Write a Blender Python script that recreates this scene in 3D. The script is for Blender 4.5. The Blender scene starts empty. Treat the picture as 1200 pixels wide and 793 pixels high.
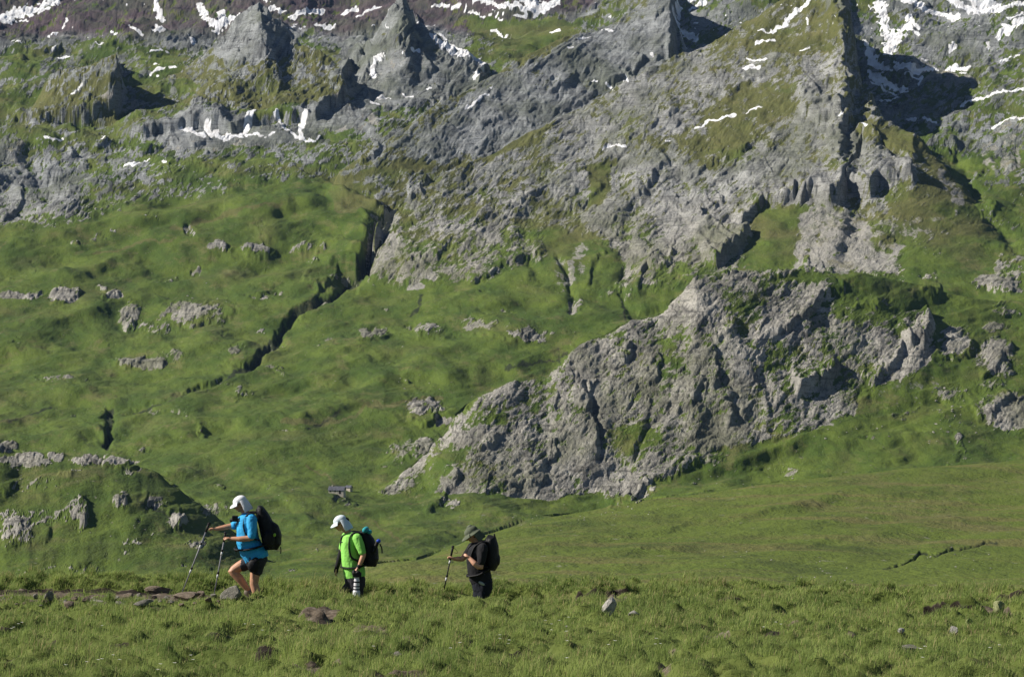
import bpy, bmesh, math, random
import numpy as np
from mathutils import Vector, Matrix, Quaternion, noise as mnoise

R = math.radians
F = 3510.0                      # focal length in photo pixels (photo 1200 x 793)
CX, CY = 600.0, 396.5
scene = bpy.context.scene
COL = scene.collection

# ------------------------------------------------------------------ camera
cam_d = bpy.data.cameras.new("camera")
cam_d.sensor_width = 36.0
cam_d.lens = F / 1200.0 * 36.0
cam_d.clip_start = 0.5
cam_d.clip_end = 40000
cam = bpy.data.objects.new("camera", cam_d)
COL.objects.link(cam)
cam.location = (0, 0, 0)
cam.rotation_euler = (R(90), 0, 0)
scene.camera = cam

# ------------------------------------------------------------------ light
SUN_EL, SUN_AZ = 37.0, -91.0     # azimuth from +Y (view direction) towards +X, degrees
sd = Vector((math.sin(R(SUN_AZ)) * math.cos(R(SUN_EL)), math.cos(R(SUN_AZ)) * math.cos(R(SUN_EL)), math.sin(R(SUN_EL))))
sun_d = bpy.data.lights.new("sun", 'SUN')
sun_d.energy = 5.0
sun_d.angle = R(0.5)
sun_d.color = (1.0, 0.93, 0.82)
sun = bpy.data.objects.new("sun", sun_d)
COL.objects.link(sun)
sun.rotation_euler = (-sd).to_track_quat('-Z', 'Y').to_euler()

world = bpy.data.worlds.new("World")
scene.world = world
world.use_nodes = True
wn = world.node_tree
wn.nodes.clear()
sky = wn.nodes.new('ShaderNodeTexSky')
sky.sky_type = 'NISHITA'
sky.sun_disc = False
sky.sun_elevation = R(SUN_EL)
sky.sun_rotation = R(SUN_AZ)
sky.altitude = 1900
bg = wn.nodes.new('ShaderNodeBackground')
bg.inputs['Strength'].default_value = 0.044
wo = wn.nodes.new('ShaderNodeOutputWorld')
wn.links.new(sky.outputs[0], bg.inputs[0])
wn.links.new(bg.outputs[0], wo.inputs[0])

scene.view_settings.view_transform = 'Standard'
scene.view_settings.look = 'None'
scene.view_settings.exposure = 0.54
scene.view_settings.gamma = 1.0
scene.view_settings.use_curve_mapping = False
scene.render.engine = 'CYCLES'
cy = scene.cycles
cy.max_bounces = 4
cy.diffuse_bounces = 2
cy.glossy_bounces = 2
cy.transmission_bounces = 2
cy.volume_bounces = 0
cy.transparent_max_bounces = 4
cy.use_denoising = True

# ------------------------------------------------------------------ noise
_rs = np.random.RandomState(7)
_perm = np.concatenate([_rs.permutation(256)] * 2).astype(np.int32)
_ang = _rs.rand(256) * 2 * np.pi
_gx, _gy = np.cos(_ang).astype(np.float32), np.sin(_ang).astype(np.float32)

def perlin(x, y):
    x = np.asarray(x, np.float32); y = np.asarray(y, np.float32)
    xi = np.floor(x); yi = np.floor(y)
    fx = x - xi; fy = y - yi
    xi = xi.astype(np.int32) & 255; yi = yi.astype(np.int32) & 255
    u = fx * fx * fx * (fx * (fx * 6 - 15) + 10)
    v = fy * fy * fy * (fy * (fy * 6 - 15) + 10)
    def g(ix, iy, dx, dy):
        h = _perm[_perm[ix & 255] + (iy & 255)]
        return _gx[h] * dx + _gy[h] * dy
    a = g(xi, yi, fx, fy); b = g(xi + 1, yi, fx - 1, fy)
    c = g(xi, yi + 1, fx, fy - 1); d = g(xi + 1, yi + 1, fx - 1, fy - 1)
    ab = a + u * (b - a); cd = c + u * (d - c)
    return (ab + v * (cd - ab)) * 1.5

def fbm(x, y, octv=4, gain=0.5, lac=2.03):
    s = 0; a = 1.0; n = 0
    for i in range(octv):
        s = s + a * perlin(x + 17.3 * i, y - 9.1 * i)
        n += a; a *= gain; x = x * lac; y = y * lac
    return s / n

def ridged(x, y, octv=4, gain=0.55, lac=2.1):
    s = 0; a = 1.0; n = 0
    for i in range(octv):
        r = 1 - np.abs(perlin(x + 31.7 * i, y + 5.3 * i)) * 2
        s = s + a * r
        n += a; a *= gain; x = x * lac; y = y * lac
    return s / n

def blocks(x, y, tilt=1.0, edge=False):
    """faceted block noise: every cell is a tilted flat slab of its own height"""
    x = np.asarray(x, np.float32); y = np.asarray(y, np.float32)
    xi = np.floor(x).astype(np.int32); yi = np.floor(y).astype(np.int32)
    best = np.full(x.shape, 9.0, np.float32); sec = best.copy(); out = np.zeros(x.shape, np.float32)
    for ox in (-1, 0, 1):
        for oy in (-1, 0, 1):
            cx_, cy_ = xi + ox, yi + oy
            h = _perm[_perm[cx_ & 255] + (cy_ & 255)]; h2 = _perm[h + 11]; h3 = _perm[h + 77]
            dx = x - (cx_ + .1 + .8 * h / 255.0); dy = y - (cy_ + .1 + .8 * h2 / 255.0)
            d = dx * dx + dy * dy
            m = d < best
            sec = np.where(m, best, np.minimum(sec, d))
            best = np.where(m, d, best)
            out = np.where(m, h3 / 127.5 - 1 + tilt * (_gx[h2] * dx + _gy[h2] * dy) , out)
    if edge: return out.astype(np.float32), (np.sqrt(sec) - np.sqrt(best)).astype(np.float32)
    return out.astype(np.float32)

def sstep(a, b, x):
    t = np.clip((x - a) / (b - a), 0, 1)
    return t * t * (3 - 2 * t)

def curve(pts, u, sm=0):
    p = np.array(pts, float)
    if sm <= 0:
        return np.interp(u, p[:, 0], p[:, 1])
    acc = 0; w = 0
    for k in np.linspace(-2, 2, 9):
        g = math.exp(-k * k / 2)
        acc = acc + g * np.interp(u + k * sm, p[:, 0], p[:, 1]); w += g
    return acc / w

def prop(o, label=None, cat=None, group=None, kind=None):
    if label: o['label'] = label
    if cat: o['category'] = cat
    if group: o['group'] = group
    if kind: o['kind'] = kind
    return o

def grid_mesh(name, X, Y, Z, attrs=None):
    nr, nc = X.shape
    me = bpy.data.meshes.new(name)
    nv = nr * nc
    co = np.empty((nv, 3), np.float32)
    co[:, 0] = X.ravel(); co[:, 1] = Y.ravel(); co[:, 2] = Z.ravel()
    me.vertices.add(nv)
    me.vertices.foreach_set('co', co.ravel())
    i = (np.arange(nr - 1)[:, None] * nc + np.arange(nc - 1)[None, :]).ravel().astype(np.int32)
    q = np.stack([i, i + 1, i + nc + 1, i + nc], 1)
    nf = len(q)
    me.loops.add(nf * 4)
    me.loops.foreach_set('vertex_index', q.ravel())
    me.polygons.add(nf)
    me.polygons.foreach_set('loop_start', np.arange(nf, dtype=np.int32) * 4)
    me.polygons.foreach_set('loop_total', np.full(nf, 4, np.int32))
    me.update(calc_edges=True)
    me.polygons.foreach_set('use_smooth', np.ones(nf, bool))
    for k, a in (attrs or {}).items():
        at = me.attributes.new(k, 'FLOAT', 'POINT')
        at.data.foreach_set('value', a.ravel().astype(np.float32))
    o = bpy.data.objects.new(name, me)
    COL.objects.link(o)
    return o

# ------------------------------------------------------------------ node helper
class NT:
    def __init__(s, name):
        s.m = bpy.data.materials.new(name); s.m.use_nodes = True
        s.t = s.m.node_tree; s.t.nodes.clear()
        s.out = s.t.nodes.new('ShaderNodeOutputMaterial')
        s.b = s.t.nodes.new('ShaderNodeBsdfPrincipled')
        s.t.links.new(s.b.outputs[0], s.out.inputs['Surface'])
        s.b.inputs['Specular IOR Level'].default_value = 0.2
        s.b.inputs['Roughness'].default_value = 0.9
    def put(s, sock, v):
        if isinstance(v, (int, float)): sock.default_value = v
        elif isinstance(v, (tuple, list)): sock.default_value = tuple(v) + ((1,) if len(v) == 3 and sock.type == 'RGBA' else ())
        else: s.t.links.new(v, sock)
    def attr(s, n, fac=True):
        a = s.t.nodes.new('ShaderNodeAttribute'); a.attribute_name = n
        return a.outputs['Fac' if fac else 'Color']
    def noise(s, scale, det=4, rough=.55, vec=None, dist=0.0, col=False):
        a = s.t.nodes.new('ShaderNodeTexNoise')
        a.inputs['Scale'].default_value = scale; a.inputs['Detail'].default_value = det
        a.inputs['Roughness'].default_value = rough; a.inputs['Distortion'].default_value = dist
        if vec is not None: s.t.links.new(vec, a.inputs['Vector'])
        return a.outputs['Color' if col else 'Fac']
    def voro(s, scale, vec=None, feat='F1'):
        a = s.t.nodes.new('ShaderNodeTexVoronoi'); a.feature = feat
        a.inputs['Scale'].default_value = scale
        if vec is not None: s.t.links.new(vec, a.inputs['Vector'])
        return a.outputs['Distance']
    def pos(s, sc=(1, 1, 1), obj=False, rot=(0, 0, 0)):
        if obj:
            g = s.t.nodes.new('ShaderNodeTexCoord').outputs['Object']
        else:
            g = s.t.nodes.new('ShaderNodeNewGeometry').outputs['Position']
        m = s.t.nodes.new('ShaderNodeMapping'); m.inputs['Scale'].default_value = sc
        m.inputs['Rotation'].default_value = rot
        s.t.links.new(g, m.inputs['Vector'])
        return m.outputs[0]
    def ramp(s, f, a, b, lo=0.0, hi=1.0):
        n = s.t.nodes.new('ShaderNodeMapRange'); n.interpolation_type = 'SMOOTHSTEP'
        s.put(n.inputs['Value'], f)
        n.inputs['From Min'].default_value = a; n.inputs['From Max'].default_value = b
        n.inputs['To Min'].default_value = lo; n.inputs['To Max'].default_value = hi
        return n.outputs[0]
    def math(s, op, a, b=0.0):
        n = s.t.nodes.new('ShaderNodeMath'); n.operation = op
        s.put(n.inputs[0], a); s.put(n.inputs[1], b)
        return n.outputs[0]
    def mix(s, f, a, b, mode='MIX'):
        n = s.t.nodes.new('ShaderNodeMix'); n.data_type = 'RGBA'; n.blend_type = mode
        s.put(n.inputs[0], f); s.put(n.inputs[6], a); s.put(n.inputs[7], b)
        return n.outputs[2]
    def bump(s, h, strength=.3, dist=1.0):
        n = s.t.nodes.new('ShaderNodeBump'); n.inputs['Strength'].default_value = strength
        n.inputs['Distance'].default_value = dist
        s.t.links.new(h, n.inputs['Height'])
        s.t.links.new(n.outputs[0], s.b.inputs['Normal'])
    def color(s, c): s.put(s.b.inputs['Base Color'], c)

# ------------------------------------------------------------------ far terrain
uu = np.concatenate([np.linspace(-330, -24, 52), np.arange(-20, 1221, 1.0), np.linspace(1224, 1530, 52)])
yy = np.concatenate([np.geomspace(54, 250, 24)[:-1], np.geomspace(250, 760, 230)[:-1], np.geomspace(760, 1560, 190)[:-1],
                     np.geomspace(1560, 2060, 330)[:-1], np.geomspace(2060, 3050, 420)[:-1], np.geomspace(3050, 4300, 330)[:-1],
                     np.geomspace(4300, 5600, 120)[:-1], np.geomspace(5600, 8000, 30)])
U, YY = np.meshgrid(uu, yy)
U = U.astype(np.float32); YY = YY.astype(np.float32)

def profile(pts): return lambda Y: np.interp(Y, [p[0] for p in pts], [p[1] for p in pts])
base_cols = {
    -330: [(54,800),(250,735),(500,705),(900,672),(1300,640),(1700,590),(1900,548),(2100,505),(2300,452),(2500,395),(2700,335),(2900,275),(3100,222),(3400,160),(3700,108),(4100,62),(4700,10),(5500,-60),(8000,-150)],
    150: [(54,800),(250,735),(500,702),(900,665),(1300,625),(1700,578),(1900,532),(2100,492),(2300,448),(2500,395),(2700,335),(2900,275),(3100,215),(3400,155),(3700,105),(4100,62),(4700,5),(5500,-60),(8000,-150)],
    450: [(54,800),(250,735),(500,702),(900,668),(1300,628),(1700,580),(1900,520),(2100,470),(2300,425),(2500,375),(2700,320),(2900,255),(3100,200),(3400,150),(3700,110),(4100,65),(4700,15),(5500,-55),(8000,-150)],
    700: [(54,800),(250,735),(500,702),(900,670),(1300,640),(1700,590),(1900,530),(2100,480),(2300,410),(2500,350),(2700,320),(2900,280),(3100,230),(3400,170),(3700,110),(4100,50),(4700,0),(5500,-60),(8000,-150)],
    1000: [(54,800),(250,735),(500,702),(900,670),(1300,640),(1600,590),(1750,545),(1900,490),(2100,430),(2300,370),(2500,330),(2700,290),(2900,240),(3100,188),(3300,150),(3600,108),(4000,45),(4700,-50),(5500,-100),(8000,-170)],
    1530: [(54,800),(250,735),(500,702),(900,670),(1300,640),(1600,590),(1750,545),(1900,490),(2100,430),(2300,365),(2500,300),(2700,250),(2900,200),(3100,150),(3300,110),(3600,60),(4000,5),(4700,-50),(5500,-100),(8000,-170)],
}
ks = sorted(base_cols)
rows = np.array([profile(base_cols[k])(yy) for k in ks])
rows = np.array([np.convolve(np.pad(r, 12, mode='edge'), np.hanning(25) / np.hanning(25).sum(), 'valid') for r in rows])
ut = (1 - np.cos(np.pi * 0)) if False else uu
Vb = np.empty(U.shape, np.float32)
for j in range(len(yy)):
    Vb[j] = np.interp(uu, ks, rows[:, j])
# rolling relief (in metres scaled by distance), bigger waves on the lower slopes
roll = fbm(U / 170.0, YY / 190.0, 3) * 20 + fbm(U / 60.0 + 9, YY / 75.0 + U / 300.0, 3) * 6.0
Vb -= roll * sstep(500, 1500, YY) * (1 + 0.5 * sstep(2600, 3400, YY)) * (1 - .45 * np.exp(-((U - 400) / 150) ** 2 - ((YY - 1750) / 180) ** 2))

def softmin(a, b, k=5.0):
    h = np.clip(0.5 + 0.5 * (b - a) / k, 0, 1)
    return b * (1 - h) + a * h - k * h * (1 - h)

LAY = np.zeros(U.shape, np.int8)
def layer(V, S, Yc, Fv, Yf, p=1.3, back=0.12, k=5.0, warp=0.0, sm=3, seed=0, lid=0):
    """a ridge: crest row S(u) at distance Yc(u); foot row Fv(u) at distance Yf(u)"""
    s1 = curve(S, uu, sm); yc1 = curve(Yc, uu, 14); fv1 = curve(Fv, uu, 14); yf1 = curve(Yf, uu, 14)
    if warp > 1:
        Uw = U + fbm(U / 40.0 + seed, YY / 60.0 + seed, 4) * warp * 1.6
        if lid == 6: Uw = Uw + (np.interp(YY, [3050, 3200, 3350, 3600, 3900], [4, -2, 2, -3, -16]) + fbm(YY / 38.0, YY / 45.0, 4) * 17) * sstep(900, 980, U)
        Yw = YY + fbm(U / 50.0 + seed + 5, YY / 140.0 + seed, 3) * {6: .02, 7: .035, 8: .04, 2: .03}.get(lid, .06) * np.interp(U, uu, yc1 - yf1)
    else:
        Uw, Yw = U, YY
    s, yc, fv, yf = (np.interp(Uw, uu, q) for q in (s1, yc1, fv1, yf1))
    if warp > 2 and lid in (1, 5):
        s = s + fbm(Uw / 14.0 + seed, YY / (.16 * (yc1 - yf1))[None], 4) * warp * .8
    t = (yc - Yw) / (yc - yf)
    front = s + np.maximum(fv - s, 12) * np.power(np.clip(t, 0, None), p)
    front = front + (110 if lid in (7, 8) else 260 if lid == 6 else 500) * np.clip(t - 1.0, 0, None)
    bk = s + back * np.clip(Yw - yc, 0, None)
    L = np.where(t > 0, front, bk)
    LAY[L < V] = lid
    return softmin(V, L.astype(np.float32), k)

HI = 900
V = Vb
# far purple ridges at the top edge
V = layer(V, [(-330,-30),(0,-25),(100,-5),(140,5),(200,-20),(330,-30),(400,5),(470,-10),(560,-22),(680,-12),(760,-30),(1530,-60)], [(-330,4900),(1530,4900)],
          [(-330,42),(1530,42)], [(-330,4350),(1530,4350)], p=1.0, warp=8, seed=3, lid=1)
# grey back ridge
V = layer(V, [(-330,HI),(330,320),(400,200),(450,168),(520,122),(570,96),(620,64),(660,47),(700,40),(740,22),(770,2),(786,-2),(791,30),(800,60),(815,110),(900,250),(1000,400),(1530,HI)],
          [(-330,3000),(400,3050),(450,3150),(520,3350),(660,3800),(786,4150),(1530,4100)],
          [(-330,330),(400,270),(800,260),(1530,260)], [(-330,2850),(400,2880),(800,2980),(1530,2950)], p=1.15, warp=3, sm=1.2, seed=11, lid=2)
# left pyramid peak
V = layer(V, [(-330,HI),(100,260),(150,140),(180,112),(215,88),(242,62),(262,40),(276,24),(290,11),(303,6),(313,13),(330,38),(350,60),(385,76),(412,96),(430,125),(500,260),(1530,HI)],
          [(-330,3600),(300,3820),(400,3650),(1530,3600)], [(-330,165),(300,145),(1530,165)], [(-330,3380),(300,3460),(1530,3400)], p=0.95, back=.3, warp=4.5, sm=2, seed=21, lid=3)
# second sharp peak
V = layer(V, [(-330,HI),(330,200),(380,96),(400,80),(430,50),(450,24),(464,2),(472,-4),(480,10),(488,32),(510,44),(540,62),(565,76),(590,110),(640,200),(1530,HI)],
          [(-330,3800),(470,4050),(560,3900),(1530,3800)], [(-330,150),(470,126),(1530,150)], [(-330,3450),(470,3590),(1530,3450)], p=1.0, back=.35, warp=4, sm=2, seed=31, lid=4)
# flat topped crag
V = layer(V, [(-330,HI),(20,170),(55,100),(75,84),(100,78),(128,73),(135,75),(139,120),(150,180),(250,HI)],
          [(-330,3580),(1530,3580)], [(-330,143),(1530,143)], [(-330,3480),(1530,3480)], p=.8, back=.1, warp=4, sm=1, seed=41, lid=5)
# big rocky mountain
S4 = [(-330,HI),(380,430),(425,322),(440,278),(480,238),(520,203),(580,178),(640,148),(700,118),(760,84),(820,57),(880,24),(940,-10),(978,-32),(990,0),(998,62),(1012,112),(1040,148),(1075,160),(1100,184),(1130,218),(1165,258),(1200,300),(1400,HI),(1530,HI)]
V = layer(V, S4, [(-330,2700),(425,2720),(440,2780),(520,2960),(700,3350),(880,3600),(984,3720),(1000,3300),(1020,3110),(1100,2950),(1200,2700),(1530,2600)],
          [(-330,340),(700,345),(1000,335),(1530,335)], [(-330,2610),(440,2620),(700,2510),(1000,2480),(1530,2400)], p=1.08, back=.3, warp=3, sm=1.5, seed=51, lid=6, k=9)
# middle rock dome
S3 = [(-330,HI),(390,660),(430,585),(470,556),(500,537),(530,492),(560,467),(600,449),(640,442),(660,421),(680,406),(710,396),(740,379),(770,369),(800,346),(815,328),(850,318),(900,318),(940,322),(1000,323),(1050,334),(1100,346),(1150,352),(1200,356),(1530,380)]
V = layer(V, S3, [(-330,1720),(430,1700),(530,1790),(660,1890),(800,2010),(900,2080),(1200,2180),(1530,2200)],
          [(-330,640),(430,640),(560,604),(720,585),(800,563),(900,533),(1000,512),(1200,495),(1530,490)],
          [(-330,1600),(430,1620),(560,1650),(700,1710),(800,1740),(900,1790),(1000,1850),(1200,1890),(1530,1900)], p=1.2, back=.3, warp=3.5, sm=2, seed=61, lid=7, k=14)
# left knoll
V = layer(V, [(-330,500),(-100,508),(0,521),(25,531),(60,531),(110,533),(150,542),(190,560),(225,584),(260,612),(300,650),(340,690),(380,740),(410,HI),(1530,HI)],
          [(-330,1050),(1530,1050)], [(-330,672),(200,680),(1530,690)], [(-330,800),(1530,800)], p=1.25, back=.2, warp=1.2, sm=4, seed=71, lid=8, k=10)
# near right hillside
V = layer(V, [(-330,HI),(300,760),(380,706),(430,684),(500,650),(560,628),(620,609),(700,596),(800,582),(900,566),(1000,557),(1100,548),(1200,539),(1530,515)],
          [(-330,300),(430,340),(700,520),(1200,740),(1530,760)], [(-330,712),(1530,712)], [(-330,190),(1530,190)], p=1.15, back=.12, warp=0.8, sm=14, seed=81, k=2, lid=9)
V = layer(V, [(-330,HI),(360,HI),(410,668),(470,656),(520,655),(580,660),(640,690),(700,HI),(1530,HI)],
          [(-330,300),(1530,330)], [(-330,712),(1530,712)], [(-330,215),(1530,215)], p=1.2, back=.15, warp=1, sm=10, seed=85, k=3, lid=9)

# chart row of every vertex: the row at which it is (or would be) seen
W = np.minimum.accumulate(V, axis=0)
W[0] = V[0]
_r = np.arange(len(yy))[:, None]
hid = ((_r - np.maximum.accumulate(np.where(V <= W + .05, _r, 0), axis=0)) * 0.35).astype(np.float32)
Wn = W - hid                                    # for noise only
near = 1 - sstep(680, 800, YY)                 # near hillsides
SC = np.where(YY < 780, 1.0, 1.0)

# irregular chart: warp the lookup coordinates of all hand-placed features
wu = U + fbm(U / 22.0, Wn / 22.0, 3) * 7 + fbm(U / 6.0 + 5, Wn / 6.0, 2) * 1.3
ww = W + fbm(U / 22.0 + 50, Wn / 22.0 + 20, 3) * 6 + fbm(U / 6.0 + 70, Wn / 6.0, 2) * 1.6

def seg_dist(poly, a, b):
    """unsigned distance, sign (+ on the left of travel as seen in the picture's mirror), position 0..1"""
    best = np.full(a.shape, 1e9, np.float32); sg = np.zeros(a.shape, np.float32); tt = np.zeros(a.shape, np.float32)
    P = np.array(poly, np.float32)
    ln = np.hypot(*(P[1:] - P[:-1]).T); tot = ln.sum(); acc = 0
    for i in range(len(P) - 1):
        x0, y0 = P[i]; dx, dy = P[i + 1] - P[i]; l2 = dx * dx + dy * dy + 1e-9
        t = np.clip(((a - x0) * dx + (b - y0) * dy) / l2, 0, 1)
        ex = a - (x0 + t * dx); ey = b - (y0 + t * dy)
        d = np.hypot(ex, ey)
        m = d < best
        best = np.where(m, d, best)
        sg = np.where(m, np.sign(dx * (b - y0) - dy * (a - x0)), sg)
        tt = np.where(m, (acc + t * ln[i]) / tot, tt)
        acc += ln[i]
    return best, sg, tt

def region(poly, pad, lay=None):
    P = np.array(poly)
    m = (wu > P[:, 0].min() - pad) & (wu < P[:, 0].max() + pad) & (ww > P[:, 1].min() - pad) & (ww < P[:, 1].max() + pad)
    if lay is not None:
        m &= np.isin(LAY, lay)
    return m

DV = np.zeros(U.shape, np.float32)
wu_c = U + fbm(U / 22.0, Wn / 22.0, 3) * 6
ww_c = W + fbm(U / 22.0 + 50, Wn / 22.0 + 20, 3) * 5
wu_s = U + fbm(U / 70.0 + 8, Wn / 50.0, 2) * 14
ww_s = W + fbm(U / 70.0 + 80, Wn / 50.0 + 20, 2) * 9 + fbm(U / 18.0 + 80, Wn / 18.0, 2) * .9
def scarp(poly, H, L=40.0, w=3.0, lay=None, ends=.12, soft=False):
    """cliff along poly; raised side is on the left hand when walking it in the picture (y down)"""
    m = region(poly, 3.2 * L, lay)
    d, s, t = seg_dist(poly, (wu_s if soft else wu_c if H >= 14 else wu)[m], (ww_s if soft else ww_c if H >= 14 else ww)[m])
    sd_ = -d * s                                  # + on the raised side
    tp = sstep(0, ends, t) * sstep(0, ends, 1 - t)
    h = H * tp * sstep(-w, w, sd_) * np.exp(-np.clip(sd_, 0, None) / L)
    DV[m] += h if soft else h * (0.8 + .35 * perlin(t * 9 + H, t * 0 + L))
def gully(poly, D, w=6.0, lay=None):
    m = region(poly, 3 * w, lay)
    d, s, t = seg_dist(poly, wu[m], ww[m])
    DV[m] -= D * np.exp(-(d / w) ** 2) * sstep(0, .1, t) * sstep(0, .1, 1 - t)
def inpoly(poly, a, b):
    P = np.array(poly, float); n = len(P); r = np.zeros(a.shape, bool)
    j = n - 1
    for i in range(n):
        yi, yj = P[i, 1], P[j, 1]
        if yi != yj:
            c = ((yi > b) != (yj > b)) & (a < (P[j, 0] - P[i, 0]) * (b - yi) / (yj - yi) + P[i, 0])
            r ^= c
        j = i
    return r
def area(A, poly, val, soft=8.0, lay=None, mode='set'):
    m = region(poly, soft + 2, lay)
    a, b = wu[m], ww[m]
    ins = inpoly(poly, a, b)
    d, _, _ = seg_dist(list(poly) + [poly[0]], a, b)
    k = sstep(-soft, soft, np.where(ins, d, -d))
    if mode == 'set': A[m] = A[m] * (1 - k) + val * k
    else: A[m] += val * k
def stroke(A, poly, w, val=1.0, lay=None, wob=.45, end=0.0):
    m = region(poly, 3 * w + 6, lay)
    d, _, t = seg_dist(poly, wu[m], ww[m])
    ww_ = w * (1 + wob * perlin(wu[m] / 5.0 + w, ww[m] / 4.0))
    k = sstep(ww_ + .8, ww_ - .8, d)
    A[m] = np.maximum(A[m], k * val)

FARL = [0, 1, 2, 3, 4, 5, 6]
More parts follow.
